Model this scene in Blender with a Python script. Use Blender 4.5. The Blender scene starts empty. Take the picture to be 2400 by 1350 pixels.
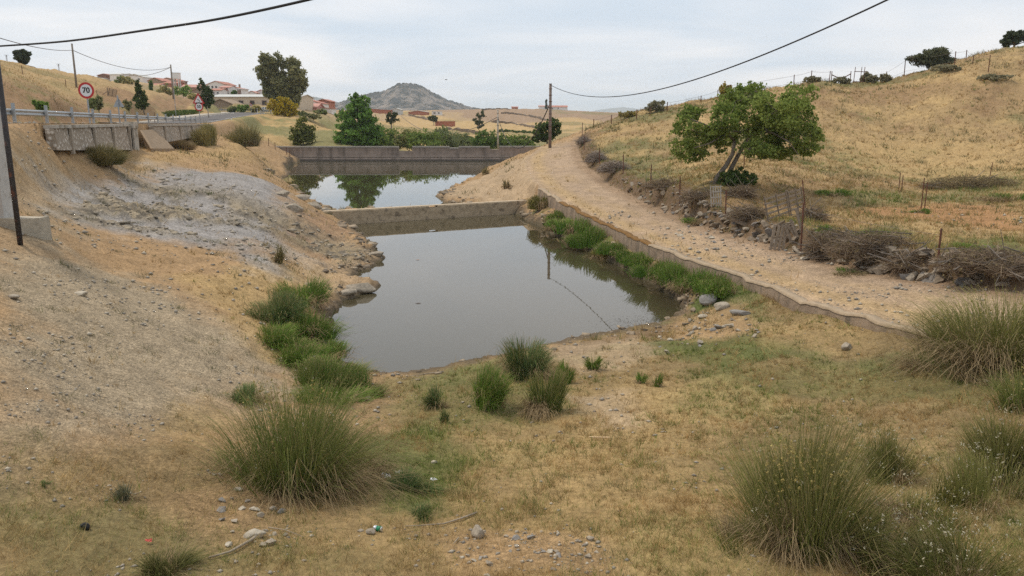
import bpy, bmesh, math, random
import numpy as np
from mathutils import Vector, Matrix

random.seed(7)
RNG = np.random.default_rng(7)
SC = bpy.context.scene
COL = SC.collection

# ------------------------------------------------------------------ camera
FPX = 1884.0
PITCH = math.atan(400.0 / FPX)
CAMZ = 7.0
cam_d = bpy.data.cameras.new('camera')
cam = bpy.data.objects.new('camera', cam_d)
COL.objects.link(cam)
cam.location = (0, 0, CAMZ)
cam.rotation_euler = (math.pi / 2 - PITCH, 0, 0)
cam_d.sensor_width = 36
cam_d.lens = FPX / 2400 * 36
cam_d.clip_end = 40000
SC.camera = cam

# ------------------------------------------------------------------ sky, sun, exposure
SUN_EL, SUN_AZ = math.radians(58), math.radians(-60)     # azimuth from +Y, clockwise positive
world = bpy.data.worlds.new('World')
SC.world = world
world.use_nodes = True
wn, wl = world.node_tree.nodes, world.node_tree.links
for n in list(wn):
    wn.remove(n)
w_out = wn.new('ShaderNodeOutputWorld')
w_bg = wn.new('ShaderNodeBackground')
w_sky = wn.new('ShaderNodeTexSky')
w_sky.sky_type = 'NISHITA'
w_sky.sun_disc = False
w_sky.sun_elevation = SUN_EL
w_sky.sun_rotation = SUN_AZ
w_sky.dust_density = 3.0
w_sky.air_density = 1.0
w_tc = wn.new('ShaderNodeTexCoord')
w_sep = wn.new('ShaderNodeSeparateXYZ')
wl.new(w_tc.outputs['Generated'], w_sep.inputs[0])
w_zp = wn.new('ShaderNodeMath'); w_zp.operation = 'MAXIMUM'; w_zp.inputs[1].default_value = 0.0
wl.new(w_sep.outputs['Z'], w_zp.inputs[0])
w_za = wn.new('ShaderNodeMath'); w_za.operation = 'ADD'; w_za.inputs[1].default_value = 0.10
wl.new(w_zp.outputs[0], w_za.inputs[0])
w_div = wn.new('ShaderNodeVectorMath'); w_div.operation = 'DIVIDE'
w_comb = wn.new('ShaderNodeCombineXYZ')
for i in range(3):
    wl.new(w_za.outputs[0], w_comb.inputs[i])
wl.new(w_tc.outputs['Generated'], w_div.inputs[0])
wl.new(w_comb.outputs[0], w_div.inputs[1])
w_noise = wn.new('ShaderNodeTexNoise')
w_noise.inputs['Scale'].default_value = 0.48
w_noise.inputs['Detail'].default_value = 6
w_noise.inputs['Roughness'].default_value = 0.5
w_noise.inputs['Distortion'].default_value = 0.5
wl.new(w_div.outputs[0], w_noise.inputs['Vector'])
w_ramp = wn.new('ShaderNodeValToRGB')
w_ramp.color_ramp.elements[0].position = 0.36
w_ramp.color_ramp.elements[0].color = (6.5, 7.4, 8.4, 1)
w_ramp.color_ramp.elements[1].position = 0.64
w_ramp.color_ramp.elements[1].color = (9.4, 9.35, 9.45, 1)
wl.new(w_noise.outputs['Fac'], w_ramp.inputs[0])
w_mix = wn.new('ShaderNodeMix'); w_mix.data_type = 'RGBA'
w_mix.inputs[0].default_value = 0.90
wl.new(w_sky.outputs[0], w_mix.inputs[6])
wl.new(w_ramp.outputs[0], w_mix.inputs[7])
wl.new(w_mix.outputs[2], w_bg.inputs['Color'])
w_bg.inputs['Strength'].default_value = 0.1
wl.new(w_bg.outputs[0], w_out.inputs[0])

sun_d = bpy.data.lights.new('sun', 'SUN')
sun = bpy.data.objects.new('sun', sun_d)
COL.objects.link(sun)
sun_d.energy = 2.2
sun_d.angle = math.radians(8)
sun_d.color = (1.0, 0.90, 0.76)
sdir = Vector((math.sin(SUN_AZ) * math.cos(SUN_EL), math.cos(SUN_AZ) * math.cos(SUN_EL), math.sin(SUN_EL)))
sun.rotation_euler = sdir.to_track_quat('Z', 'Y').to_euler()

SC.view_settings.view_transform = 'Standard'
SC.view_settings.look = 'None'
SC.view_settings.exposure = 0.12
SC.view_settings.gamma = 1.0
SC.cycles.use_denoising = False
SC.cycles.max_bounces = 6
SC.cycles.diffuse_bounces = 2
SC.cycles.glossy_bounces = 3
SC.cycles.transparent_max_bounces = 8
SC.cycles.volume_bounces = 2

# ------------------------------------------------------------------ pixel -> place helpers (photo is 2400 x 1350)
CP, SP = math.cos(PITCH), math.sin(PITCH)
def ray(px, py):
    u, v = px - 1200.0, 675.0 - py
    fw = FPX * CP + v * SP
    return u / fw, (v * CP - FPX * SP) / fw
def W(px, py, Y):                       # the point on that sight line at distance Y
    tx, tz = ray(px, py)
    return Vector((tx * Y, Y, CAMZ + tz * Y))
def Wz(px, py, z):                      # the point on that sight line at height z
    tx, tz = ray(px, py)
    Y = (z - CAMZ) / tz
    return Vector((tx * Y, Y, z))
def MPP(Y):                             # metres per photo pixel
    return Y / 1925.0

# ------------------------------------------------------------------ noise (numpy)
_perm = np.random.default_rng(3).random((64, 64, 4))
def vnoise(x, y, ch=0):
    xi = np.floor(x).astype(np.int64); yi = np.floor(y).astype(np.int64)
    fx = x - xi; fy = y - yi
    fx = fx * fx * (3 - 2 * fx); fy = fy * fy * (3 - 2 * fy)
    t = _perm[:, :, ch % 4]
    a = t[xi % 64, yi % 64]; b = t[(xi + 1) % 64, yi % 64]
    c = t[xi % 64, (yi + 1) % 64]; d = t[(xi + 1) % 64, (yi + 1) % 64]
    return (a * (1 - fx) + b * fx) * (1 - fy) + (c * (1 - fx) + d * fx) * fy
def fbm(x, y, oct=4, ch=0, rough=0.5):
    s = 0.0; amp = 1.0; tot = 0.0
    for o in range(oct):
        s = s + amp * vnoise(x * 2 ** o + 17.3 * o, y * 2 ** o + 9.1 * o, ch + o)
        tot += amp; amp *= rough
    return s / tot                       # 0..1
def sstep(a, b, x):
    t = np.clip((x - a) / (b - a), 0, 1)
    return t * t * (3 - 2 * t)

# ------------------------------------------------------------------ terrain control
SHORE1 = [(815, 522), (828, 540), (850, 555), (872, 572), (885, 592), (906, 605), (890, 616), (868, 630), (842, 642), (826, 652),
          (845, 660), (872, 661), (888, 670), (868, 682), (846, 692), (815, 702), (797, 717), (786, 730), (785, 751), (776, 764), (764, 792),
          (774, 822), (805, 852), (850, 873), (905, 878), (960, 876), (1040, 866), (1100, 848), (1180, 836), (1290, 808),
          (1400, 783), (1500, 768), (1560, 757), (1592, 736), (1596, 714), (1560, 682), (1500, 650), (1440, 615), (1390, 590),
          (1340, 566), (1300, 548), (1262, 529), (1232, 514), (1205, 500)]
SHORE2 = [(709, 374), (678, 387), (670, 398), (679, 407), (655, 425), (648, 438), (672, 446), (697, 450), (712, 462), (725, 474), (754, 487), (775, 500),
          (1100, 490), (1062, 479), (1040, 474), (1021, 462), (1032, 453), (1060, 439), (1100, 425), (1140, 406), (1168, 390), (1188, 376)]
POND1 = np.array([[*Wz(px, py, 0.0)[:2]] for px, py in SHORE1])
POND2 = np.array([[*Wz(px, py, 0.0)[:2]] for px, py in SHORE2])

ZP = [(885,1350,2.15),(1200,1350,2.1),(1500,1350,2.15),(1200,1200,1.85),(885,1247,1.9),(1200,1100,1.5),(1500,1100,1.5),(900,1100,1.5),
      (1500,1000,1.15),(1200,1000,1.0),(950,1000,1.0),(1100,940,.72),(1400,920,.75),(1600,900,.9),(950,905,.25),(1450,840,.45),(1300,865,.4),
      (1600,800,.45),(1650,715,.5),(1750,745,.9),(1700,800,.75),(1800,850,1.1),(2000,800,1.35),(2000,900,1.3),
      (2300,900,1.7),(2000,1100,1.6),(1700,1100,1.5),(2000,1350,2.1),(2400,1000,1.9),(2400,1350,2.3),(1750,1350,2.1),(2400,880,1.85),
      (48,576,3.5),(120,565,3.4),(200,600,2.8),(400,640,2.1),(550,700,1.4),(620,640,1.5),(300,850,2.15),(100,850,2.75),(0,700,3.3),(0,850,3.05),
      (0,1000,2.75),(0,1350,2.45),(300,1350,2.25),(600,1350,2.2),(300,1100,2.1),(600,1100,1.6),(500,950,1.5),(600,850,.95),(400,740,1.95),
      (200,700,2.75),(550,780,1.35),(700,900,.75),(700,1000,1.1),(680,780,.55),(740,740,.3),(650,700,.95),(640,600,1.7),(560,560,2.1),
      (300,520,3.0),(400,520,2.7),
      (1330,545,.5),(1420,575,.55),(1500,620,.55),(1570,650,.55),(1640,690,.6),(1270,505,.6)]
YP = [(60,500,26),(130,345,37),(130,400,35.5),(130,440,33),(200,345,41),(200,375,40.2),(200,400,38.5),(200,440,35.5),(200,480,32.5),(300,350,51.5),(300,375,49.5),(300,400,45.5),(300,450,39),
      (380,392,49),(500,400,52),(620,430,50),(680,470,48),(740,500,48),(780,522,50),(700,560,40),(790,585,42),(60,400,32),(60,360,34.5),(60,440,29.5),(0,380,31),
      (400,348,67),(480,342,80),(575,340,90),(640,345,125),(600,380,82),(550,370,72),(640,410,72),
      (0,140,138),(170,175,162),(300,200,187),(420,228,205),(100,215,90),(0,200,82),(300,225,131),(440,243,190),(100,185,125),(300,212,156),
      (300,194,300),(450,218,300),(520,230,280),(620,232,300),(700,254,250),(760,262,262),(640,255,200),(700,268,192),(600,263,200),
      (760,300,190),(760,340,141),(640,330,141),(850,322,170),
      (900,285,330),(1000,300,280),(1000,266,500),(1100,257,650),(1150,320,230),(1250,297,360),(1340,260,700),(1250,256,700),(1400,268,560),
      (1200,280,480),(870,265,450),(780,262,340),
      (1440,278,100),(1380,305,105),(1500,262,100),(1700,228,100),(1900,197,97),(1900,250,88),(1700,300,80),(1500,330,78),(1600,400,58),(1500,400,63),
      (1700,420,46),(1900,400,55),(1900,350,68),(2050,540,33),(2050,500,39),(2100,450,50),(2100,400,62),(2100,350,72),(2100,300,80),(2150,225,90),
      (2200,165,97),(2400,112,100),(2400,300,75),(2400,420,55),(2400,200,88),(2400,500,38),(2300,570,31),(1800,480,42),(1950,560,33.5),
      (1110,445,74),(1150,420,78),(1190,400,82),(1225,375,86)]
WP = [(-20,144,-1.0),(-5,146,-2.0),(6,150,-1.0),(4,112,3.0),(12,135,3.5),(52,140,6.5),(85,150,9),(105,160,12),(60,300,2),(200,400,5),
      (-125,215,13),(-125,270,12.5),(-220,500,14),(-100,900,9),(0,1000,7),(100,1000,6),(300,1000,6),(-400,1000,6),(0,1500,4),(-600,1500,6),(600,1500,4),
      (-66,76,10.3),(-38,33,6.8),(-14,12,3.6),(-10,5.5,2.8),(12,8,2.6),(16,14,2.2),(22,24,2.6),(36,40,3.2),(60,60,6.5),(0,5.5,2.3)]
TRK_L = [(2700,900,14.6),(2400,840,16.5),(2130,772,19.3),(2000,735,21.5),(1880,700,23.8),(1750,650,28),(1600,600,33),(1450,540,41.2),(1330,480,51),
         (1265,440,59),(1238,405,70),(1232,375,80),(1262,347,88),(1285,338,93)]
TRK_R = [(2700,735,19.5),(2400,690,22),(2200,665,24.5),(2050,640,27),(1880,598,31),(1780,570,34),(1640,530,40.5),(1520,480,50.5),(1430,435,62),
         (1365,380,75),(1352,340,86),(1350,334,93)]
tl = sorted([tuple(W(*a)) for a in TRK_L], key=lambda p: p[1])
tr = sorted([tuple(W(*a)) for a in TRK_R], key=lambda p: p[1])
TLx, TLy, TLz = map(np.array, zip(*tl)); TRx, TRy, TRz = map(np.array, zip(*tr))
def track(Y):
    return np.interp(Y, TLy, TLx), np.interp(Y, TLy, TLz), np.interp(Y, TRy, TRx), np.interp(Y, TRy, TRz)
# road along the guardrail, then bending right before the long shed
def rail_x(Y):
    return -12.6 - 0.265 * Y
def road_z(Y):
    return 6.72 - (Y - 36.9) * 0.0076
ROADC = np.array([(rail_x(y) - 5.0, y, road_z(y)) for y in (10, 36.9, 62, 88, 105)] +
                 [(-50.2, 125, 6.2), (-56.2, 156, 7.0), (-61.5, 187, 7.75), (-62.5, 196, 7.9), (-66, 206, 8.1), (-76, 214, 8.3), (-95, 220, 8.6), (-125, 225, 9.0)])

ctrl = [tuple(Wz(*a)) for a in ZP] + [tuple(W(*a)) for a in YP] + WP
ctrl += [(x, y, 0.10) for x, y in POND1[::2]] + [(x, y, 0.10) for x, y in POND2[::2]]
for Y in (19.5, 22, 25, 29, 33, 38, 43, 49, 55):
    a = track(Y); ctrl.append((float(a[0]) - 0.25, Y, float(a[1]) - (0.20 if Y < 24 else 0.42 if Y < 30 else 0.75)))
for Y in (56, 78, 115, 160):
    ctrl.append((rail_x(Y) - 11.8, Y, 6.6))
ctrl = np.array(ctrl, dtype=float)
def tq(x, y):
    return np.stack([x / y * 3.0, np.log(y) * 1.3], -1)
Q = tq(ctrl[:, 0], ctrl[:, 1])
def tk(r2):
    return 0.5 * r2 * np.log(r2 + 1e-12)
n_c = len(ctrl)
A = np.zeros((n_c + 3, n_c + 3))
A[:n_c, :n_c] = tk(((Q[:, None] - Q[None]) ** 2).sum(-1)) + np.eye(n_c) * 2e-3
A[:n_c, n_c] = 1; A[:n_c, n_c + 1:] = Q
A[n_c, :n_c] = 1; A[n_c + 1:, :n_c] = Q.T
TPSW = np.linalg.solve(A, np.concatenate([ctrl[:, 2], [0, 0, 0]]))
def base_h(x, y):
    q = tq(x, y)
    out = np.empty(len(x))
    for s in range(0, len(x), 20000):
        c = q[s:s + 20000]
        r2 = (c ** 2).sum(-1)[:, None] + (Q ** 2).sum(-1)[None] - 2 * c @ Q.T
        np.maximum(r2, 0, out=r2)
        out[s:s + 20000] = tk(r2) @ TPSW[:n_c] + TPSW[n_c] + c @ TPSW[n_c + 1:]
    return out
def poly_sd(x, y, poly):                 # positive inside
    inside = np.zeros(len(x), bool); d2 = np.full(len(x), 1e18)
    n = len(poly)
    for i in range(n):
        x0, y0 = poly[i]; x1, y1 = poly[(i + 1) % n]
        ex, ey = x1 - x0, y1 - y0
        L = ex * ex + ey * ey + 1e-12
        t = np.clip(((x - x0) * ex + (y - y0) * ey) / L, 0, 1)
        d2 = np.minimum(d2, (x - x0 - t * ex) ** 2 + (y - y0 - t * ey) ** 2)
        c = ((y0 > y) != (y1 > y))
        if c.any():
            xi = x0 + (y - y0) * ex / (ey if abs(ey) > 1e-12 else 1e-12)
            inside ^= c & (x < xi)
    d = np.sqrt(d2)
    return np.where(inside, d, -d)
def poly_sd_near(x, y, poly, pad):
    lo = poly.min(0) - pad; hi = poly.max(0) + pad
    m = (x > lo[0]) & (x < hi[0]) & (y > lo[1]) & (y < hi[1])
    out = np.full(len(x), -1e3)
    if m.any():
        out[m] = poly_sd(x[m], y[m], poly)
    return out
def line_d(x, y, pts):                   # distance and z of a polyline
    d2 = np.full(len(x), 1e18); z = np.zeros(len(x)); sg = np.zeros(len(x))
    for i in range(len(pts) - 1):
        x0, y0, z0 = pts[i]; x1, y1, z1 = pts[i + 1]
        ex, ey = x1 - x0, y1 - y0
        t = np.clip(((x - x0) * ex + (y - y0) * ey) / (ex * ex + ey * ey), 0, 1)
        dd = (x - x0 - t * ex) ** 2 + (y - y0 - t * ey) ** 2
        m = dd < d2
        d2 = np.where(m, dd, d2); z = np.where(m, z0 + t * (z1 - z0), z)
        sg = np.where(m, (x - x0) * ey - (y - y0) * ex, sg)
    return np.sqrt(d2), z, sg            # sg > 0 : right of travel direction
def pond_sd(x, y, noise=True):
    s1 = poly_sd_near(x, y, POND1, 8.0); s2 = poly_sd_near(x, y, POND2, 8.0)
    sd = np.maximum(s1, s2)
    if noise:
        sc_ = np.where(y > 60, 1.6, 1.0)
        sd = sd + np.where(sd > -900, ((fbm(x * 1.3, y * .9, 4, 1, .6) - .5) * 1.0 + (fbm(x * 5.0, y * 3.5, 2, 2) - .5) * .28) * sc_ * np.where((x > 2) & (y > 30), .35, np.where(y < 26, .75, 1.0)), 0)
    return sd
def slate_patch(x, y):
    return sstep(0.48, 0.60, fbm(x * 0.24 + 5, y * 0.24, 4, 3, .6)) * sstep(47, 40, y)
# slate outcrop area (left of the pond)
SLATE = np.array([[*W(px, py, Y)[:2]] for px, py, Y in
                  [(140,455,31),(240,405,40),(390,388,50),(520,398,53),(640,432,50),(730,480,49),(800,560,44),(880,600,40.5),(760,620,35),(600,615,31.5),(450,590,31),(300,560,30),(160,520,29)]])
def road_pts(x, y):
    return line_d(x, y, ROADC)
def H(x, y, noise=True):
    x = np.atleast_1d(np.asarray(x, float)); y = np.atleast_1d(np.asarray(y, float))
    z = base_h(x, y)
    sd = pond_sd(x, y, noise)
    if noise:
        far = np.clip(y / 40.0, 0.6, 20.0)
        n = (fbm(x * 0.35, y * 0.35, 4) - 0.5) * 0.30 + (fbm(x * 2.3, y * 2.3, 3, 1) - 0.5) * 0.10
        n = n * np.where(y > 60, np.minimum(far, 5), 1.0)
        # slate outcrops: tilted ridges
        ss = poly_sd_near(x, y, SLATE, 4.0)
        sm = sstep(-1.5, 2.0, ss)
        a = x * 0.83 + y * 0.55; b = -x * 0.55 + y * 0.83
        rid = 1 - np.abs(2 * fbm(a * 0.55, b * 0.22, 4, 2) - 1)
        saw = (a * 1.7 + 1.5 * fbm(x * .5, y * .5, 2, 1)) % 1.0
        patch = slate_patch(x, y)
        n = n + sm * patch * ((rid - 0.55) * 0.45 + saw * 0.16 + (fbm(x * 4, y * 4, 3, 2) - .5) * 0.36)
        # rough rocky rim along the left bank and the spur
        bank = sstep(-3.0, -0.4, sd) * sstep(-0.02, -0.35, sd) * (y > 27)
        n = n + bank * (np.abs(fbm(x * 1.6, y * 1.6, 4, 1) - 0.5) * 0.9)
        spur = (y > 60) & (y < 92) & (x > -8) & (x < 3.5)
        n = n + spur * (np.abs(fbm(x * .9 + 3, y * .5, 4, 2, .6) - .5) * -1.3 + .18)
        n = n * sstep(0.0, -0.6, sd)
        z = z + n
    # the ponds
    out = sd <= 0
    near = out & (sd > -8)
    kb = np.where(y > 27, np.where(x > 0, .5, .38), .10)
    z = np.where(near, np.maximum(z, 0.03 + kb * np.minimum(-sd, 1.0) * (1 + .8 * (fbm(x * 1.9, y * 1.9, 3, 0) - .5))), z)
    z = np.where(sd > 0, np.minimum(-0.04 - 0.35 * np.minimum(sd, 2.0), z), z)
    # the dirt track with its drop on the pond side and its bank on the field side
    m = (y > 13) & (y < 96)
    if m.any():
        Y = y[m]; X = x[m]
        lx, lz, rx, rz = track(Y)
        f = np.clip((X - lx) / np.maximum(rx - lx, .1), 0, 1)
        tz = lz + f * (rz - lz)
        if noise:
            tz = tz + (fbm(X * 1.3, Y * 1.3, 3, 2) - .5) * 0.10
        wallside = np.where(Y < 60, 0.02, 1.6 * sstep(60, 66, Y) + 0.02)
        wl_ = sstep(-1, 0, (X - lx) / wallside)
        rise = np.interp(Y, [13, 24, 40, 60, 75, 90, 96], [.8, .85, .75, .6, .55, .4, .1])
        wr_ = sstep(0.0, 1.0, (X - rx) / 0.9)
        zb = z[m]
        right = np.maximum(zb, tz + rise * sstep(7, 2, X - rx))
        fade = sstep(96, 90, Y)
        zz = np.where(X < lx, zb * (1 - wl_) + tz * wl_, np.where(X <= rx, tz, tz * (1 - wr_) + right * wr_))
        zl = np.where((X < lx) & (X > lx - 1.2) & (Y < 60), np.minimum(zz, lz - 0.08), zz)
        z[m] = zb * (1 - fade) + zl * fade
    # the road
    m = (y > 8) & (y < 235) & (x < 10)
    if m.any():
        d, rz, sg = road_pts(x[m], y[m])
        zb = z[m]
        k = np.where(sg > 0, sstep(7.8, 5.4, d), sstep(7.8, 6.0, d))
        hard = (sg > 0) & (y[m] > 35.6) & (y[m] < 107)          # retaining wall side
        k = np.where(hard, (d < 6.3).astype(float), k)
        low = np.where(hard & (d > 6.3) & (d < 11), np.minimum(zb, rz - 0.55), zb)
        z[m] = low * (1 - k) + rz * k
    return z
def hz(x, y):
    return float(H([x], [y])[0])
def G(px, py, y0=5.5, y1=900.0):         # where the sight line first meets the ground
    tx, tz = ray(px, py)
    ys = np.exp(np.linspace(math.log(y0), math.log(y1), 420))
    d = CAMZ + tz * ys - H(tx * ys, ys, False)
    i = np.argmax(d < 0) if (d < 0).any() else len(ys) - 1
    if i > 0 and d[i] < 0:
        f = d[i - 1] / (d[i - 1] - d[i]); Y = ys[i - 1] + f * (ys[i] - ys[i - 1])
    else:
        Y = ys[i]
    return Vector((tx * Y, Y, hz(tx * Y, Y)))
def Gc(px, py, lim=125.0):               # the same, kept on the near side of the crest
    while True:
        g = G(px, py)
        if g.y < lim or py > 400: return g
        py += 1.5

# ------------------------------------------------------------------ mesh / object helpers
def tag(o, label=None, cat=None, group=None, kind=None):
    if label: o['label'] = label
    if cat: o['category'] = cat
    if group: o['group'] = group
    if kind: o['kind'] = kind
    return o
def link(o, parent=None):
    COL.objects.link(o)
    if parent is not None:
        o.parent = parent
    return o
def empty(name, loc, label, cat, group=None, rz=0.0):
    o = bpy.data.objects.new(name, None)
    o.empty_display_size = 0.2
    o.location = loc; o.rotation_euler = (0, 0, rz)
    tag(o, label, cat, group)
    return link(o)
def np_mesh(name, V, faces, mat, cols=None, smooth=False, attrs=None):
    """faces: list of (m,k) int arrays"""
    me = bpy.data.meshes.new(name)
    V = np.asarray(V, np.float32)
    me.vertices.add(len(V)); me.vertices.foreach_set('co', V.ravel())
    tot = sum(f.size for f in faces); npoly = sum(len(f) for f in faces)
    me.loops.add(tot); me.polygons.add(npoly)
    me.loops.foreach_set('vertex_index', np.concatenate([f.ravel() for f in faces]).astype(np.int32))
    starts = []; c = 0
    for f in faces:
        starts.append(np.arange(len(f)) * f.shape[1] + c); c += f.size
    me.polygons.foreach_set('loop_start', np.concatenate(starts).astype(np.int32))
    if smooth:
        me.polygons.foreach_set('use_smooth', np.ones(npoly, bool))
    if cols is not None:
        at = me.color_attributes.new('Col', 'FLOAT_COLOR', 'POINT')
        c4 = np.ones((len(V), 4), np.float32); c4[:, :3] = cols
        at.data.foreach_set('color', c4.ravel())
    for k, v in (attrs or {}).items():
        at = me.attributes.new(k, 'FLOAT', 'POINT'); at.data.foreach_set('value', np.asarray(v, np.float32))
    me.update(calc_edges=True)
    me.materials.append(mat)
    return me
def obj_np(name, V, faces, mat, parent=None, **kw):
    return link(bpy.data.objects.new(name, np_mesh(name, V, faces, mat, **kw)), parent)
class MB:
    def __init__(s):
        s.v = []; s.f = []
    def box(s, c, size, rz=0.0, M=None):
        hx, hy, hz_ = size[0] / 2, size[1] / 2, size[2] / 2
        n = len(s.v)
        R = Matrix.Rotation(rz, 3, 'Z') if M is None else M
        for dx, dy, dz in ((-1,-1,-1),(1,-1,-1),(1,1,-1),(-1,1,-1),(-1,-1,1),(1,-1,1),(1,1,1),(-1,1,1)):
            s.v.append(tuple(Vector(c) + R @ Vector((dx * hx, dy * hy, dz * hz_))))
        s.f += [tuple(n + i for i in q) for q in ((0,3,2,1),(4,5,6,7),(0,1,5,4),(1,2,6,5),(2,3,7,6),(3,0,4,7))]
        return s
    def tube(s, pts, radii, seg=8, cap=True):
        pts = [Vector(p) for p in pts]
        if not hasattr(radii, '__len__'):
            radii = [radii] * len(pts)
        base = len(s.v); prev = None
        for i, p in enumerate(pts):
            d = (pts[min(i + 1, len(pts) - 1)] - pts[max(i - 1, 0)]).normalized()
            if prev is None:
                a = d.cross(Vector((0, 1, 0.013)))
                if a.length < 1e-3: a = d.cross(Vector((1, 0, 0)))
            else:
                a = prev - d * prev.dot(d)
            a.normalize(); prev = a; b = d.cross(a)
            for k in range(seg):
                t = 2 * math.pi * k / seg
                s.v.append(tuple(p + (a * math.cos(t) + b * math.sin(t)) * radii[i]))
        for i in range(len(pts) - 1):
            for k in range(seg):
                k2 = (k + 1) % seg
                s.f.append((base + i * seg + k, base + i * seg + k2, base + (i + 1) * seg + k2, base + (i + 1) * seg + k))
        if cap:
            s.f.append(tuple(base + k for k in range(seg))[::-1])
            s.f.append(tuple(base + (len(pts) - 1) * seg + k for k in range(seg)))
        return s
    def beam(s, a, b, w, h, up=(0, 0, 1)):
        a, b = Vector(a), Vector(b); d = (b - a); L = d.length; d.normalize()
        sd = d.cross(Vector(up))
        if sd.length < 1e-4: sd = d.cross(Vector((0, 1, 0)))
        sd.normalize(); u = sd.cross(d)
        M = Matrix((sd, d, u)).transposed()
        return s.box((a + b) / 2, (w, L, h), M=M)
    def prism(s, outline, y0, y1):       # outline in xz, extruded along y
        n = len(s.v); k = len(outline)
        s.v += [(x, y0, z) for x, z in outline] + [(x, y1, z) for x, z in outline]
        s.f.append(tuple(n + i for i in range(k)))
        s.f.append(tuple(n + k + i for i in range(k))[::-1])
        for i in range(k):
            j = (i + 1) % k
            s.f.append((n + j, n + i, n + k + i, n + k + j))
        return s
    def mesh(s, name, mat, smooth=False):
        me = bpy.data.meshes.new(name)
        me.from_pydata(s.v, [], s.f); me.materials.append(mat)
        if smooth:
            for p in me.polygons: p.use_smooth = len(p.vertices) == 4
        me.update()
        return me
    def build(s, name, mat, parent=None, smooth=False):
        return link(bpy.data.objects.new(name, s.mesh(name, mat, smooth)), parent)

# ------------------------------------------------------------------ materials
MATS = {}
def mat(name, color=(.5, .5, .5), rough=0.9, nscale=3.0, namt=0.25, bump=0.0, bscale=None, attr=False, metal=0.0, spec=0.3, translucent=0.0, dirt=None, streak=False):
    if name in MATS: return MATS[name]
    m = bpy.data.materials.new(name); m.use_nodes = True
    N, L = m.node_tree.nodes, m.node_tree.links
    for n in list(N): N.remove(n)
    out = N.new('ShaderNodeOutputMaterial')
    geo = N.new('ShaderNodeNewGeometry')
    if attr:
        a = N.new('ShaderNodeAttribute'); a.attribute_name = 'Col'; csock = a.outputs['Color']
    else:
        a = N.new('ShaderNodeRGB'); a.outputs[0].default_value = (*color, 1); csock = a.outputs[0]
    if namt > 0:
        no = N.new('ShaderNodeTexNoise'); no.inputs['Scale'].default_value = nscale; no.inputs['Detail'].default_value = 6; no.inputs['Roughness'].default_value = 0.65
        L.new(geo.outputs['Position'], no.inputs['Vector'])
        mr = N.new('ShaderNodeMapRange'); mr.inputs[1].default_value = 0.28; mr.inputs[2].default_value = 0.72
        mr.inputs[3].default_value = 1 - namt; mr.inputs[4].default_value = 1 + namt
        L.new(no.outputs['Fac'], mr.inputs[0])
        mx = N.new('ShaderNodeMix'); mx.data_type = 'RGBA'; mx.blend_type = 'MULTIPLY'; mx.inputs[0].default_value = 1
        L.new(csock, mx.inputs[6]); L.new(mr.outputs[0], mx.inputs[7]); csock = mx.outputs[2]
    if dirt is not None:                 # (colour, scale, threshold): stains of their own shape
        no2 = N.new('ShaderNodeTexNoise'); no2.inputs['Scale'].default_value = dirt[1]; no2.inputs['Detail'].default_value = 5
        if streak:
            mp = N.new('ShaderNodeMapping'); mp.inputs['Scale'].default_value = (1, 1, .12); L.new(geo.outputs['Position'], mp.inputs[0]); L.new(mp.outputs[0], no2.inputs['Vector'])
        else:
            L.new(geo.outputs['Position'], no2.inputs['Vector'])
        mr2 = N.new('ShaderNodeMapRange'); mr2.inputs[1].default_value = dirt[2]; mr2.inputs[2].default_value = dirt[2] + 0.12
        L.new(no2.outputs['Fac'], mr2.inputs[0])
        mx2 = N.new('ShaderNodeMix'); mx2.data_type = 'RGBA'
        L.new(mr2.outputs[0], mx2.inputs[0]); L.new(csock, mx2.inputs[6]); mx2.inputs[7].default_value = (*dirt[0], 1)
        csock = mx2.outputs[2]
    if translucent > 0:
        d = N.new('ShaderNodeBsdfDiffuse'); t = N.new('ShaderNodeBsdfTranslucent'); ms = N.new('ShaderNodeMixShader')
        ms.inputs[0].default_value = translucent
        L.new(csock, d.inputs[0]); L.new(csock, t.inputs[0]); L.new(d.outputs[0], ms.inputs[1]); L.new(t.outputs[0], ms.inputs[2])
        L.new(ms.outputs[0], out.inputs[0])
    else:
        b = N.new('ShaderNodeBsdfPrincipled')
        b.inputs['Roughness'].default_value = rough; b.inputs['Metallic'].default_value = metal
        b.inputs['Specular IOR Level'].default_value = spec
        L.new(csock, b.inputs['Base Color'])
        if bump > 0:
            bn = N.new('ShaderNodeTexNoise'); bn.inputs['Scale'].default_value = bscale or nscale * 3; bn.inputs['Detail'].default_value = 6; bn.inputs['Roughness'].default_value = 0.7
            L.new(geo.outputs['Position'], bn.inputs['Vector'])
            bp = N.new('ShaderNodeBump'); bp.inputs['Strength'].default_value = 1.0; bp.inputs['Distance'].default_value = bump
            L.new(bn.outputs['Fac'], bp.inputs['Height']); L.new(bp.outputs[0], b.inputs['Normal'])
        L.new(b.outputs[0], out.inputs[0])
    MATS[name] = m
    return m
LEAF = mat('leaf', attr=True, namt=0.0, translucent=0.35)
STEM = mat('stem', attr=True, namt=0.0, translucent=0.15)
BARK = mat('bark', (.16, .135, .11), nscale=6, namt=.4, bump=.02)
CONC = mat('concrete', (.42, .38, .32), nscale=2.5, namt=.22, bump=.01, dirt=((.22, .18, .13), 1.3, .56))
RUST = mat('rusty_steel', (.13, .055, .035), nscale=14, namt=.4, rough=.8)
DARKSTEEL = mat('dark_steel', (.045, .04, .04), nscale=10, namt=.4, rough=.6, dirt=((.16, .06, .035), 5, .60))
GALV = mat('galvanised_steel', (.34, .36, .37), nscale=5, namt=.2, rough=.45, metal=.6, spec=.5)
WOOD = mat('weathered_wood', (.23, .175, .125), nscale=9, namt=.35, bump=.006)
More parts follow.
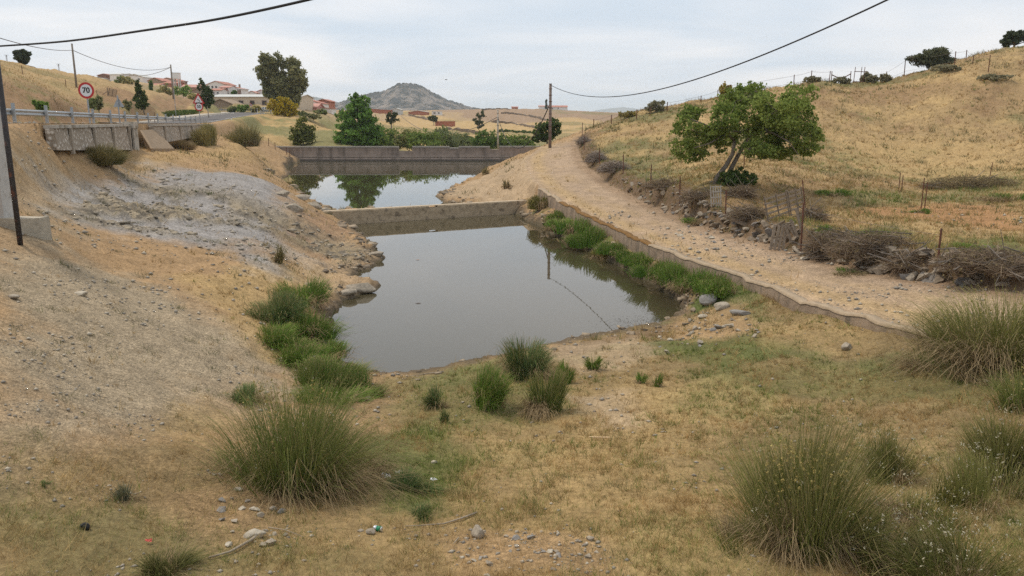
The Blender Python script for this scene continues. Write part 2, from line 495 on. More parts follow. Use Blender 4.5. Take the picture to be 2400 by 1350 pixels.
POLEWOOD = mat('pole_wood', (.23, .19, .15), nscale=5, namt=.3)
CABLE = mat('cable_black', (.035, .033, .033), namt=0)
WIREM = mat('wire_grey', (.16, .14, .13), namt=0)
ROCK = mat('stone', (.33, .28, .215), nscale=7, namt=.35, bump=.012, dirt=((.20, .165, .12), 5, .6))
ROCKG = mat('grey_stone', (.24, .225, .205), nscale=7, namt=.35, bump=.012)
ROCKP = mat('pale_stone', (.44, .385, .30), nscale=9, namt=.3, bump=.01)

# ------------------------------------------------------------------ ground cover zones
def gpoly(pts):
    return np.array([[*G(px, py)[:2]] for px, py in pts])
C_DIRT = np.array((.350, .228, .120)); C_GRAVEL = np.array((.340, .268, .178)); C_SLATE = np.array((.295, .290, .285))
C_STRAW = np.array((.415, .285, .130)); C_DRY = np.array((.245, .175, .085)); C_GREEN = np.array((.105, .125, .038))
C_BANKRED = np.array((.285, .180, .098)); C_SAND = np.array((.41, .305, .195)); C_MUD = np.array((.120, .092, .062))
C_RED = np.array((.345, .185, .085)); C_FIELD = np.array((.37, .255, .125)); C_OLIVE = np.array((.185, .165, .072)); C_BROWN = np.array((.26, .165, .088))
# (polygon in the photo, softness m, colour, opacity, grass, green, gravel)
ZONES_PX = [
    ([(0,590),(130,600),(300,640),(470,720),(600,830),(640,900),(540,960),(400,1010),(200,1080),(0,1120)], 1.2, C_GRAVEL, 1.0, .10, .15, 1.0),
    ([(0,385),(120,385),(210,430),(200,520),(130,590),(0,595)], 1.4, np.array((.32,.25,.165)), .9, .05, .1, .9),
    ([(430,650),(620,610),(760,640),(720,760),(640,830),(560,760),(480,700)], .9, C_STRAW, .8, .55, .05, .3),
    ([(360,1020),(480,930),(560,980),(530,1180),(420,1150)], .5, C_STRAW, .6, .6, .1, .3),
    ([(30,370),(600,350),(640,400),(420,386),(200,396),(30,402)], 1.5, C_STRAW, .65, .5, .05, .2),
    ([(130,460),(250,405),(390,388),(520,398),(640,432),(700,500),(690,560),(600,610),(450,590),(300,560),(180,520)], 1.5, C_SLATE, .85, .03, 0, 1.0),
    ([(690,480),(800,540),(900,605),(860,690),(790,700),(740,690),(680,620)], .8, C_SAND, .5, .10, .05, .7),
    ([(1030,462),(1100,428),(1190,385),(1240,360),(1270,430),(1250,465),(1150,474)], 1.0, C_SAND, .8, .06, .1, .6),
    ([(700,490),(790,525),(830,560),(800,600),(730,600),(680,540)], .9, np.array((.30,.185,.11)), .7, .15, .05, .6),
    ([(1285,822),(1400,790),(1500,772),(1590,748),(1600,765),(1500,795),(1400,812),(1310,838)], .3, np.array((.19,.125,.07)), .85, .02, .1, .6),
    # foreground
    ([(900,880),(1180,850),(1300,880),(1380,950),(1300,1000),(1000,1010),(880,960)], .6, C_GREEN, .45, .8, .65, 0),
    ([(0,1060),(300,1040),(470,1000),(560,1080),(640,1220),(620,1350),(0,1350)], .8, C_DRY, .8, .6, .35, .7),
    ([(0,1180),(350,1230),(620,1300),(800,1290),(1000,1320),(900,1350),(0,1350)], .5, C_OLIVE, .5, .9, .45, .2),
    ([(860,1020),(1000,1000),(1080,1060),(1060,1200),(900,1210),(840,1130)], .35, C_GREEN, .8, .9, .9, 0),
    ([(1120,1020),(1500,980),(1700,1050),(1750,1350),(1300,1330),(1150,1180)], .8, C_STRAW, .35, .75, .18, 0),
    ([(1320,930),(1500,900),(1530,1000),(1400,1000)], .35, C_SAND, .7, .25, .05, .2),
    ([(1290,820),(1500,785),(1560,830),(1480,870),(1330,880)], .4, C_SAND, .6, .15, .1, .4),
    ([(1540,800),(1760,780),(1850,830),(1700,860),(1560,850)], .5, C_GREEN, .7, .9, .85, 0),
    ([(1600,860),(1900,850),(2350,880),(2350,960),(1900,930),(1600,900)], .6, C_GREEN, .45, .95, .55, 0),
    ([(1450,870),(1700,890),(1900,950),(1700,1000),(1450,960)], .6, C_STRAW, .5, .8, .1, 0),
    ([(1750,760),(1950,730),(2100,780),(1950,830),(1800,810)], .5, C_STRAW, .4, .85, .25, 0),
    ([(1560,790),(1600,735),(1700,720),(1790,770),(1690,800)], .4, C_DIRT, .8, .12, .15, .5),
    ([(980,1250),(1100,1220),(1400,1260),(1420,1350),(1080,1350)], .35, C_DIRT, .8, .12, .1, 1.0),
    ([(400,1160),(560,1150),(660,1280),(520,1300)], .35, C_DIRT, .6, .25, .2, 1.0),
    # field beyond the track
    ([(2020,478),(2180,470),(2400,488),(2400,545),(2200,520),(2030,505)], .8, C_RED, .85, .12, .3, .3),
    ([(1950,440),(2150,440),(2200,480),(2000,485)], .8, C_OLIVE, .7, .8, .8, 0),
    ([(2190,540),(2400,560),(2400,610),(2250,590)], .6, C_GREEN, .8, .9, .95, 0),
    ([(2200,410),(2400,410),(2400,470),(2200,470)], 1.2, C_OLIVE, .8, .8, .6, 0),
    ([(1700,500),(1980,400),(2350,420),(2150,445),(1950,450),(1900,520)], 1.0, C_BROWN, .45, .8, .15, 0),
    ([(1400,330),(1600,380),(1680,430),(1560,460),(1450,400)], 2.0, C_OLIVE, .6, .8, .4, 0),
    ([(1950,310),(2400,330),(2400,410),(2000,400)], 3.0, C_STRAW, .75, .35, .05, .2),
    ([(1850,210),(2150,190),(2400,200),(2400,260),(2100,240),(1850,250)], 3.0, C_BROWN, .45, .7, .3, 0),
]
ZONES = [(gpoly(p), s, c, o, g, gr, gv) for p, s, c, o, g, gr, gv in ZONES_PX]
def zones(x, y):
    x = np.asarray(x, float); y = np.asarray(y, float); n = len(x)
    col = np.tile(C_DIRT, (n, 1)); grass = np.full(n, .15); green = np.full(n, .1); grav = np.full(n, .5)
    n1 = fbm(x * .45, y * .45, 4, 0); n2 = fbm(x * .12 + 4, y * .12, 4, 2); n3 = fbm(x * 1.9, y * 1.9, 3, 3)
    def lay(m, c, g, gr, gv):
        nonlocal col, grass, green, grav
        m = np.clip(m, 0, 1)
        col = col * (1 - m[:, None]) + np.asarray(c) * m[:, None]
        grass = grass * (1 - m) + g * m; green = green * (1 - m) + gr * m; grav = grav * (1 - m) + gv * m
    lx, lz, rx, rz = track(y)
    sd = pond_sd(x, y)
    # near meadow in front of the pond
    fg = sstep(23.5, 21.0, y + 0.0 * x) * sstep(-3.6, -1.6, x - (y - 12) * 0.05)
    fg = np.maximum(fg, sstep(1.0, 3.0, x) * (y < 27) * (x < lx))
    fg = np.maximum(fg, sstep(9.6, 8.0, y) * sstep(-6.5, -4.5, x))
    lay(fg, C_DRY, .9, .34, .15)
    lay(fg * sstep(.50, .68, n1), C_OLIVE, .95, .6, 0)
    lay(fg * sstep(.56, .40, n2) * .5, C_STRAW, .8, .08, .1)
    # right: field and hill
    hill = (x > rx + .3) & (y > 12) & (y < 160)
    hill = np.where(y > 90, sstep(5, 9, x - 0.045 * y) * (y < 160), hill.astype(float))
    lay(hill, C_FIELD * .92, .8, .12, 0)
    lay(hill * sstep(.47, .60, n2) * .9, C_OLIVE * .9, .9, .45, 0)
    lay(hill * sstep(.40, .30, n1) * .6, C_STRAW * 1.05, .4, .05, .2)
    lay(hill * sstep(.56, .70, n1) * .7, C_BROWN, .9, .2, 0)
    # left: road cutting and the field above it
    sl = (rail_x(y) - 10.8) - x
    lhill = sstep(0.0, .8, sl) * (y > 25) * (y < 240)
    lay(lhill, C_BANKRED, .5, .15, .2)
    lay(lhill * sstep(.55, .7, n1) * .7, C_OLIVE, .8, .4, 0)
    lay(lhill * sstep(6.0, 9.5, sl + n1 * 2) , C_FIELD * 1.03, .6, .05, 0)
    lay(lhill * sstep(6.0, 9.5, sl) * sstep(.52, .68, n2) * .5, C_OLIVE, .6, .3, 0)
    # behind the far dam and beyond
    bd = sstep(134, 142, y) * (sl < 0) * sstep(8, 2, x - .045 * y)
    lay(bd, C_OLIVE * 1.15, .8, .5, 0)
    lay(bd * sstep(.5, .62, n2), C_STRAW, .8, .1, 0)
    far = sstep(200, 240, y)
    lay(far, np.array((.36, .255, .145)), .3, .05, 0)
    lay(far * sstep(-25, 5, x) * sstep(300, 420, y) * .85, np.array((.285, .195, .128)), .2, .05, 0)
    fp = fbm(x * .011, y * .006, 3, 1)
    lay(far * sstep(.50, .54, fp), np.array((.300, .205, .130)), .2, .05, 0)
    lay(far * sstep(.40, .36, fp) * .8, C_STRAW * 1.08, .2, .05, 0)
    lay(far * sstep(.63, .70, fbm(x * .03, y * .012, 4, 2)) * .6, C_OLIVE, .2, .05, 0)
    for poly, soft, c, o, g, gr, gv in ZONES:
        s = poly_sd_near(x, y, poly, soft * 2.5)
        m = sstep(-soft, soft, s + (n1 - .5) * soft * 3.0 + (n3 - .5) * soft * 1.2) * o
        lay(m * (s > -900), c, g, gr, gv)
    # track
    intr = ((x > lx) & (x < rx + .25) & (y > 13) & (y < 96)).astype(float) * sstep(96, 90, y)
    f = np.clip((x - lx) / np.maximum(rx - lx, .1), 0, 1)
    sp = sstep(-1.0, 1.0, poly_sd_near(x, y, SLATE, 4.0)) * slate_patch(x, y)
    lay(sp * .85, np.array((.28, .225, .145)), .05, .05, .8)
    lay(sp * sstep(.52, .64, fbm(x * 2.6, y * 2.6, 3, 1)) * .8, np.array((.12, .105, .085)), .02, .05, .8)
    lay(intr, np.array((.395, .285, .190)), .01, .1, 1.0)
    strip = np.exp(-((f - .20) / .14) ** 2) * sstep(.30, .60, n1 + .2)
    lay(intr * strip * .6, C_STRAW * 1.0, .14, .06, .4)
    lay(intr * np.exp(-((f - .93) / .10) ** 2) * .7, np.array((.27, .18, .11)), .05, .1, .6)
    lay(intr * np.exp(-((f - .55) / .12) ** 2) * sstep(.4, .6, n1) * .3, C_STRAW, .06, .1, .8)
    bankR = sstep(-.1, .2, x - rx) * sstep(1.9, 1.0, x - rx) * (y > 13) * (y < 92)
    lay(bankR * .95, np.array((.150, .100, .062)), .9, .3, .4)
    # grass slope between pond and track
    gs = (x < lx) * (x > lx - 3.2) * (y > 27) * (y < 57) * sstep(-.35, -.7, sd)
    lay(gs * sstep(.35, .5, n1), C_GREEN, .9, .75, 0)
    # wet mud along the waterline
    lay(sstep(-.75, -.08, sd + (n3 - .5) * .7) * .92, C_MUD, 0, 0, .3)
    lay((sd > 0).astype(float), np.array((.10, .085, .055)), 0, 0, 0)
    var = .82 + .36 * fbm(x * 1.1, y * 1.1, 4, 1)
    col = col * var[:, None]
    return col, grass, green, grav, sd

# ------------------------------------------------------------------ ground
def ground_material():
    m = bpy.data.materials.new('ground'); m.use_nodes = True
    N, L = m.node_tree.nodes, m.node_tree.links
    for n in list(N): N.remove(n)
    out = N.new('ShaderNodeOutputMaterial'); b = N.new('ShaderNodeBsdfPrincipled')
    b.inputs['Roughness'].default_value = .95; b.inputs['Specular IOR Level'].default_value = .12
    geo = N.new('ShaderNodeNewGeometry')
    a = N.new('ShaderNodeAttribute'); a.attribute_name = 'Col'
    g = N.new('ShaderNodeAttribute'); g.attribute_name = 'grav'
    def noise(scale, det=6, r=.65):
        n = N.new('ShaderNodeTexNoise'); n.inputs['Scale'].default_value = scale; n.inputs['Detail'].default_value = det; n.inputs['Roughness'].default_value = r
        L.new(geo.outputs['Position'], n.inputs['Vector']); return n.outputs['Fac']
    def rng(s, a0, a1, b0, b1):
        r = N.new('ShaderNodeMapRange'); r.inputs[1].default_value = a0; r.inputs[2].default_value = a1; r.inputs[3].default_value = b0; r.inputs[4].default_value = b1
        L.new(s, r.inputs[0]); return r.outputs[0]
    def mul(c, s, fac=1.0):
        x = N.new('ShaderNodeMix'); x.data_type = 'RGBA'; x.blend_type = 'MULTIPLY'
        if isinstance(fac, float): x.inputs[0].default_value = fac
        else: L.new(fac, x.inputs[0])
        L.new(c, x.inputs[6]); L.new(s, x.inputs[7]); return x.outputs[2]
    c = mul(a.outputs['Color'], rng(noise(11.0), .3, .7, .66, 1.32))
    c = mul(c, rng(noise(1.7), .3, .7, .80, 1.20))
    # small stones: voronoi cells, each its own tone
    for sc, amt in ((24.0, 1.0), (57.0, 1.0)):
        v = N.new('ShaderNodeTexVoronoi'); v.inputs['Scale'].default_value = sc; v.inputs['Randomness'].default_value = 1
        L.new(geo.outputs['Position'], v.inputs['Vector'])
        sep = N.new('ShaderNodeSeparateColor'); L.new(v.outputs['Color'], sep.inputs[0])
        c = mul(c, rng(sep.outputs[0], 0, 1, .78, 1.20), g.outputs['Fac'])
    L.new(c, b.inputs['Base Color'])
    v = N.new('ShaderNodeTexVoronoi'); v.inputs['Scale'].default_value = 26.0; L.new(geo.outputs['Position'], v.inputs['Vector'])
    vm = N.new('ShaderNodeMath'); vm.operation = 'MULTIPLY'; L.new(v.outputs['Distance'], vm.inputs[0]); L.new(g.outputs['Fac'], vm.inputs[1])
    vm2 = N.new('ShaderNodeMath'); vm2.operation = 'MULTIPLY_ADD'; L.new(vm.outputs[0], vm2.inputs[0]); vm2.inputs[1].default_value = -.5
    L.new(noise(7.0, 8, .72), vm2.inputs[2])
    bp = N.new('ShaderNodeBump'); bp.inputs['Strength'].default_value = .9; bp.inputs['Distance'].default_value = .05
    L.new(vm2.outputs[0], bp.inputs['Height']); L.new(bp.outputs[0], b.inputs['Normal'])
    L.new(b.outputs[0], out.inputs[0])
    return m
GROUND = ground_material()
NT = 720
ts = np.linspace(-.82, .82, NT)
ys = np.concatenate([np.exp(np.linspace(math.log(5.5), math.log(62), 480)), np.exp(np.linspace(math.log(62), math.log(1500), 291))[1:]])
TT, YY = np.meshgrid(ts, ys)
gx = (TT * YY).ravel(); gy = YY.ravel()
gzv = H(gx, gy)
gcol, _, _, ggrav, _ = zones(gx, gy)
NR = len(ys)
idx = np.arange(NR * NT).reshape(NR, NT)
quads = np.stack([idx[:-1, :-1], idx[:-1, 1:], idx[1:, 1:], idx[1:, :-1]], -1).reshape(-1, 4)
ground = obj_np('ground', np.stack([gx, gy, gzv], -1), [quads], GROUND, cols=gcol, smooth=True, attrs={'grav': ggrav})
tag(ground, 'dry tan earth and grass banks around the ponds', kind='structure')

# ------------------------------------------------------------------ water
def water_material(name, base):
    m = bpy.data.materials.new(name); m.use_nodes = True
    N, L = m.node_tree.nodes, m.node_tree.links
    b = N['Principled BSDF']
    b.inputs['Base Color'].default_value = (*base, 1); b.inputs['Roughness'].default_value = .01
    b.inputs['IOR'].default_value = 1.46
    geo = N.new('ShaderNodeNewGeometry')
    n = N.new('ShaderNodeTexNoise'); n.inputs['Scale'].default_value = 2.2; n.inputs['Detail'].default_value = 3
    L.new(geo.outputs['Position'], n.inputs['Vector'])
    bp = N.new('ShaderNodeBump'); bp.inputs['Strength'].default_value = .12; bp.inputs['Distance'].default_value = .005
    L.new(n.outputs['Fac'], bp.inputs['Height']); L.new(bp.outputs[0], b.inputs['Normal'])
    return m
def sheet(name, poly, z, m, grow):
    c = poly.mean(0)
    n = len(poly); P = []
    area = sum(poly[i][0] * poly[(i + 1) % n][1] - poly[(i + 1) % n][0] * poly[i][1] for i in range(n))
    sgn = 1 if area > 0 else -1
    for i in range(n):
        a, b = poly[i - 1], poly[(i + 1) % n]
        d = b - a; nr = np.array((d[1], -d[0])) * sgn; nr /= np.linalg.norm(nr) + 1e-9
        P.append(poly[i] + nr * grow)
    bm = bmesh.new()
    vs = [bm.verts.new((p[0], p[1], z)) for p in P]
    f = bm.faces.new(vs if sgn > 0 else vs[::-1])
    bmesh.ops.triangulate(bm, faces=[f])
    me = bpy.data.meshes.new(name); bm.to_mesh(me); bm.free(); me.materials.append(m)
    return link(bpy.data.objects.new(name, me))
WATER = water_material('pond_water', (.062, .052, .028))
o = sheet('pond_water', POND1, 0.0, WATER, .9); tag(o, 'still grey-brown water of the near pond', kind='structure')
p2 = POND2.copy()
p2 = np.concatenate([p2, [W(1188, 376, 1)[:2]]])[:-1]
o = sheet('reservoir_water', p2, 0.0, water_material('reservoir_water', (.060, .054, .027)), 1.0); tag(o, 'still water of the far pond before the concrete dam', kind='structure')

# ------------------------------------------------------------------ dams and walls
FARDAM = mat('far_dam_concrete', (.265, .205, .165), nscale=1.2, namt=.22, dirt=((.16, .125, .10), .9, .52), streak=True)
FARBAND = mat('far_dam_waterline', (.13, .108, .09), nscale=1.2, namt=.2)
COPING = mat('far_dam_coping', (.30, .27, .235), nscale=8, namt=.5, bump=.03)
MIDDAM = mat('middle_dam_masonry', (.40, .31, .205), nscale=2.2, namt=.35, bump=.09, bscale=3.2, dirt=((.22, .17, .115), 2.2, .54))
MIDTOP = mat('middle_dam_top', (.50, .40, .28), nscale=3, namt=.2)

def seg_xyz(px0, py0, Y0, px1, py1, Y1, f):
    return W(px0, py0, Y0).lerp(W(px1, py1, Y1), f)
# far concrete dam, crossing the valley at Y = 134
dam = empty('concrete_dam', (W(940, 360, 134).x, 134, 0), 'brown concrete dam with a notched coping behind the far pond', 'dam')
def dx(px): return W(px, 360, 134).x
zt = W(940, 343, 134).z
cxd = dam.location.x
pieces = [(628, 934, 0.0), (934, 966, -.62), (966, 1053, 0.0), (1053, 1075, -.22), (1075, 1148, 0.0), (1148, 1170, -.30), (1170, 1275, 0.03)]
for k, (a, b, dz) in enumerate(pieces):
    m = MB(); xa, xb = dx(a) - cxd, dx(b) - cxd
    top = zt + dz - .22
    # face with a batter and a rounded foot towards the water
    prof = [(1.2, -1.5), (.0 - .55, -1.5), (-.55, .25), (-.30, .55), (-.12, 1.0), (0.0, 1.6), (0.0, top), (1.2, top)]
    n = len(m.v)
    for x in (xa, xb):
        m.v += [(x, y, z) for y, z in prof]
    q = len(prof)
    for i in range(q):
        j = (i + 1) % q
        m.f.append((n + i, n + j, n + q + j, n + q + i))
    m.f.append(tuple(n + i for i in range(q))[::-1]); m.f.append(tuple(n + q + i for i in range(q)))
    m.build('dam_section', FARDAM, dam)
    if dz > -.25:
        M2 = MB().box(((xa + xb) / 2, .52, top + .11), (xb - xa - .03, 1.15, .22))
        M2.build('coping', COPING, dam)
MB().box(((dx(628) + dx(1275)) / 2 - cxd, -.36, .62), (dx(1275) - dx(628), .10, .10)).build('silt_line', mat('silt_line', (.33, .275, .225), nscale=2, namt=.25), dam)
MB().box(((dx(628) + dx(1275)) / 2 - cxd, -.62, .06), (dx(1275) - dx(628), .14, .42)).build('waterline_band', FARBAND, dam)
for px, w in ((690, .10), (745, .06), (1112, .06), (1053, .05)):
    MB().box((dx(px) - cxd, -.035, 1.5), (w, .08, 1.0)).build('crack_seam', mat('lime_seam', (.38, .30, .24), namt=.2), dam)
# small dam between the two ponds
a = Wz(735, 531, 0.0); b = Wz(1240, 499, 0.0)
mid = empty('masonry_dam', (a + b) / 2, 'low earth-coloured masonry dam between the two ponds', 'dam')
ax = (b - a); Lm = ax.length; mid.rotation_euler = (0, 0, math.atan2(ax.y, ax.x))
def midpart(x0, x1, ztop, name, m):
    nx = max(2, int((x1 - x0) / .25)); V = []; F = []
    prof = [(-.10, -.6), (-.06, .0), (0.0, .35), (.02, .6), (.05, ztop - .05), (.09, ztop), (.30, ztop + .012), (.55, ztop), (.62, ztop - .06), (.70, -.6)]
    for i in range(nx + 1):
        x = x0 + (x1 - x0) * i / nx
        for j, (y, z) in enumerate(prof):
            wob = .06 * (fbm(np.array([x * 2.1 + 3]), np.array([z * 3.0 + j]), 3)[0] - .5)
            V.append((x, y + wob, z + (wob * .7 if z > .3 else 0)))
    q = len(prof)
    for i in range(nx):
        for j in range(q - 1):
            F.append((i * q + j, (i + 1) * q + j, (i + 1) * q + j + 1, i * q + j + 1))
    F.append(tuple(range(q))[::-1]); F.append(tuple(nx * q + i for i in range(q)))
    mb = MB(); mb.v = V; mb.f = F
    return mb.build(name, m, mid)
hl = Lm / 2
notch = hl - (1240 - 1003) / 505 * Lm
midpart(-hl - 1.5, notch - .45, .93, 'dam_section', MIDDAM)
midpart(notch - .45, notch + .25, .80, 'spillway_notch', MIDDAM)
midpart(notch + .25, hl + .9, .93, 'dam_section', MIDDAM)
MB().box((0, .33, .943), (Lm * .965, .40, .02)).build('screed_top', MIDTOP, mid)

# retaining wall along the pond side of the track
RW = mat('retaining_wall', (.275, .205, .145), nscale=1.8, namt=.3, bump=.045, bscale=6, dirt=((.17, .135, .10), 2.6, .52), streak=True)
RWTOP = mat('wall_coping', (.355, .27, .18), nscale=4, namt=.25, bump=.02)
MOSS = mat('dry_moss', (.20, .105, .03), nscale=9, namt=.4, bump=.03)
rw = empty('retaining_wall', W(1600, 610, 33), 'weathered concrete retaining wall holding up the dirt track', 'wall')
rw0 = rw.location.copy()
wy = np.concatenate([np.arange(15.0, 30, 1.0), np.arange(30, 59.5, 1.6)])
bounds = [0, 8, 14, 19, 24, 29, len(wy) - 1]
for bi in range(len(bounds) - 1):
    i0, i1 = bounds[bi], min(bounds[bi + 1], len(wy) - 1)
    if i1 <= i0: continue
    V = []; F = []; VT = []; FT = []
    for i in range(i0, i1 + 1):
        for sub in range(4 if i < i1 else 1):
            Y = wy[i] + (wy[min(i + 1, len(wy) - 1)] - wy[i]) * sub / 4
            lx, lz, _, _ = [float(v) for v in track(Y)]
            j = (fbm(np.array([Y * 1.1]), np.array([2.0]), 3)[0] - .5)
            top = lz + .03 + j * .16 + (fbm(np.array([Y * 4.3]), np.array([7.0]), 2)[0] - .5) * .07
            for dxx, zz in ((-.24 + j * .10, -1.6), (-.20 + j * .10, -.5), (-.17 + j * .12, -.13), (-.15 + j * .12, -.015)):
                V.append((lx + dxx - rw0.x, Y - rw0.y, top + zz - rw0.z))
            for dxx, zz in ((-.185 + j * .12, -.06), (-.17 + j * .12, .005), (-.10, .018), (.12, .012), (.16, -.10)):
                VT.append((lx + dxx - rw0.x, Y - rw0.y, top + zz - rw0.z))
    n = len(V) // 4
    for i in range(n - 1):
        for j in range(3):
            F.append((i * 4 + j, i * 4 + j + 1, (i + 1) * 4 + j + 1, (i + 1) * 4 + j))
        for j in range(4):
            FT.append((i * 5 + j, i * 5 + j + 1, (i + 1) * 5 + j + 1, (i + 1) * 5 + j))
    mb = MB(); mb.v = V; mb.f = F; mb.build('wall_face', RW, rw, smooth=True)
    mb = MB(); mb.v = VT; mb.f = FT; mb.build('wall_coping', MOSS if bi in (3, 4) else RWTOP, rw, smooth=True)

# ------------------------------------------------------------------ road, guardrail, roadside walls
ASPH = mat('asphalt', (.115, .105, .10), nscale=3, namt=.15)
PAINT = mat('road_paint', (.62, .60, .56), nscale=6, namt=.2)
KERB = mat('kerb_concrete', (.48, .42, .34), nscale=3, namt=.2)
def spline(P, n):
    P = np.array(P); s = np.concatenate([[0], np.cumsum(np.linalg.norm(np.diff(P[:, :2], axis=0), axis=1))])
    t = np.linspace(0, s[-1], n)
    return np.stack([np.interp(t, s, P[:, i]) for i in range(3)], -1)
rc = spline(ROADC, 160)
for _ in range(6):
    rc[1:-1] = (rc[:-2] + 2 * rc[1:-1] + rc[2:]) / 4
tang = np.gradient(rc[:, :2], axis=0); tang /= np.linalg.norm(tang, axis=1)[:, None]
nrm = np.stack([tang[:, 1], -tang[:, 0]], -1)
def strip(name, off0, off1, dz, m, i0=0, i1=160, thick=0.0):
    a = rc[i0:i1].copy(); b = a.copy()
    a[:, :2] += nrm[i0:i1] * off0; b[:, :2] += nrm[i0:i1] * off1
    a[:, 2] += dz; b[:, 2] += dz
    n = len(a); V = np.concatenate([a, b]); I = np.arange(n - 1)
    F = np.stack([I, n + I, n + I + 1, I + 1], -1)[:, ::-1]
    return V, F, n
V, F, n = strip('road', -4.1, 4.0, .03, ASPH)
road = obj_np('road', V, [F], ASPH); tag(road, 'grey asphalt road bending left before the long shed', kind='structure')
for off, nm in ((3.5, 'edge_line'), (-3.65, 'edge_line')):
    V, F, n = strip(nm, off, off + .16, .036, PAINT)
    obj_np(nm, V, [F], PAINT, road)
# raised verge beside the hedge
V, F, n = strip('verge', -7.6, -4.4, .17, KERB, 58, 128)
V2 = np.concatenate([V, V[n:] - np.array((0, 0, .3))]); I = np.arange(n - 1)
F2 = np.stack([n + I, 2 * n + I, 2 * n + I + 1, n + I + 1], -1)[:, ::-1]
vg = obj_np('pavement', V2, [F, F2], KERB); tag(vg, 'pale kerbed strip in front of the hedge', kind='structure')

def wbeam(name, p0, p1, root, drop=0.0):
    """W-profile rail between two points"""
    prof = [(-.02, 0), (.03, .03), (.06, .07), (.03, .115), (-.01, .155), (.03, .195), (.06, .24), (.03, .28), (-.02, .31)]
    d = (p1 - p0); d.z = 0; d.normalize(); nx = Vector((d.y, -d.x, 0))
    mb = MB(); q = len(prof)
    for p in (p0, p1):
        for o_, z in prof:
            mb.v.append(tuple(p + nx * o_ + Vector((0, 0, z - .31 + drop)) - root))
    for j in range(q - 1):
        mb.f.append((j, q + j, q + j + 1, j + 1))
    return mb
def guardrail(name, pts, label):
    root = Vector(pts[0])
    r = empty(name, root, label, 'guardrail')
    for i, p in enumerate(pts):
        p = Vector(p)
        mb = MB().box(p - root + Vector((.07, -.03, .33)), (.12, .14, 1.4), rz=.25)
        mb.build('post', GALV, r)
        mb = MB().box(p - root + Vector((.02, .0, .62)), (.12, .16, .2), rz=.25); mb.build('spacer', GALV, r)
        if i < len(pts) - 1:
            wb = wbeam('beam', p + Vector((-.06, 0, .78)), Vector(pts[i + 1]) + Vector((-.06, 0, .78)), root)
            ob = wb.build('beam', GALV, r, smooth=True)
    return r
ypost = [(2.924 - .766 + .383 * k) * 12.6 for k in range(17)]
guardrail('guardrail', [(rail_x(y), y, road_z(y) - .12) for y in ypost], 'long steel guardrail beside the road behind the 70 sign')
# second rail on the outside of the bend
gp = []
for k in range(104, 142, 3):
    p = rc[k] + np.array((*(nrm[k] * 5.3), 0.0)); gp.append(tuple(p))
guardrail('guardrail', gp, 'distant steel guardrail around the outside of the road bend')

STONEWALL_R = bpy.data.materials.new('mortared_stone'); STONEWALL_R.use_nodes = True
N, L = STONEWALL_R.node_tree.nodes, STONEWALL_R.node_tree.links
bs = N['Principled BSDF']; bs.inputs['Roughness'].default_value = .95
geo = N.new('ShaderNodeNewGeometry'); vo = N.new('ShaderNodeTexVoronoi'); vo.inputs['Scale'].default_value = 4.2
L.new(geo.outputs['Position'], vo.inputs['Vector'])
rp = N.new('ShaderNodeValToRGB'); rp.color_ramp.elements[0].position = .22; rp.color_ramp.elements[0].color = (.60, .54, .46, 1)
rp.color_ramp.elements[1].position = .40; rp.color_ramp.elements[1].color = (.30, .245, .185, 1)
L.new(vo.outputs['Distance'], rp.inputs[0]); L.new(rp.outputs[0], bs.inputs['Base Color'])
bpn = N.new('ShaderNodeBump'); bpn.inputs['Distance'].default_value = .06; bpn.invert = True
L.new(vo.outputs['Distance'], bpn.inputs['Height']); L.new(bpn.outputs[0], bs.inputs['Normal'])
def roadwall(Y0, Y1, label, htop0, htop1, depth0, depth1, npil):
    p0 = Vector((rail_x(Y0) + 2.0, Y0, 0)); p1 = Vector((rail_x(Y1) + 2.0, Y1, 0))
    zr = road_z
    r = empty('roadside_wall', (p0.x, p0.y, zr(Y0) - 1.6), label, 'wall')
    o = r.location
    d = (p1 - p0).normalized(); nx = Vector((d.y, -d.x, 0))
    mb = MB()
    for p, Y, dep, ht in ((p0, Y0, depth0, htop0), (p1, Y1, depth1, htop1)):
        zt_ = zr(Y) + ht
        for w_, z in ((.0, zt_ - .16), (.12, zt_ - dep), (-.35, zt_ - dep), (-.35, zt_ - .16)):
            mb.v.append(tuple(p + nx * w_ + Vector((0, 0, z)) - o))
    mb.f = [(0, 4, 5, 1), (1, 5, 6, 2), (2, 6, 7, 3), (3, 7, 4, 0), (0, 1, 2, 3), (7, 6, 5, 4)]
    mb.build('stone_face', STONEWALL_R, r)
    mb = MB()
    a_ = p0 + Vector((0, 0, zr(Y0) + htop0 - .08)) - o; b_ = p1 + Vector((0, 0, zr(Y1) + htop1 - .08)) - o
    mb.beam(a_ - nx * .15, b_ - nx * .15, .5, .15); mb.build('concrete_cap', CONC, r)
    for k in range(npil):
        f = (k + .5) / npil; c = p0.lerp(p1, f); Y = Y0 + (Y1 - Y0) * f
        dep = depth0 + (depth1 - depth0) * f; zt_ = zr(Y) + htop0 + (htop1 - htop0) * f
        MB().box(c + nx * .12 + Vector((0, 0, zt_ - .17 - dep / 2)) - o, (.26, .12, dep), rz=math.atan2(d.y, d.x)).build('pilaster', mat('pilaster', (.33, .28, .22), nscale=4, namt=.25), r)
    return r
roadwall(36.0, 54.0, 'mortared white-stone roadside wall below the 70 sign', -.05, .0, 1.1, 1.7, 4)
roadwall(61.6, 106, 'farther mortared stone wall below the guardrail end', -.02, -.05, 1.5, 1.2, 5)
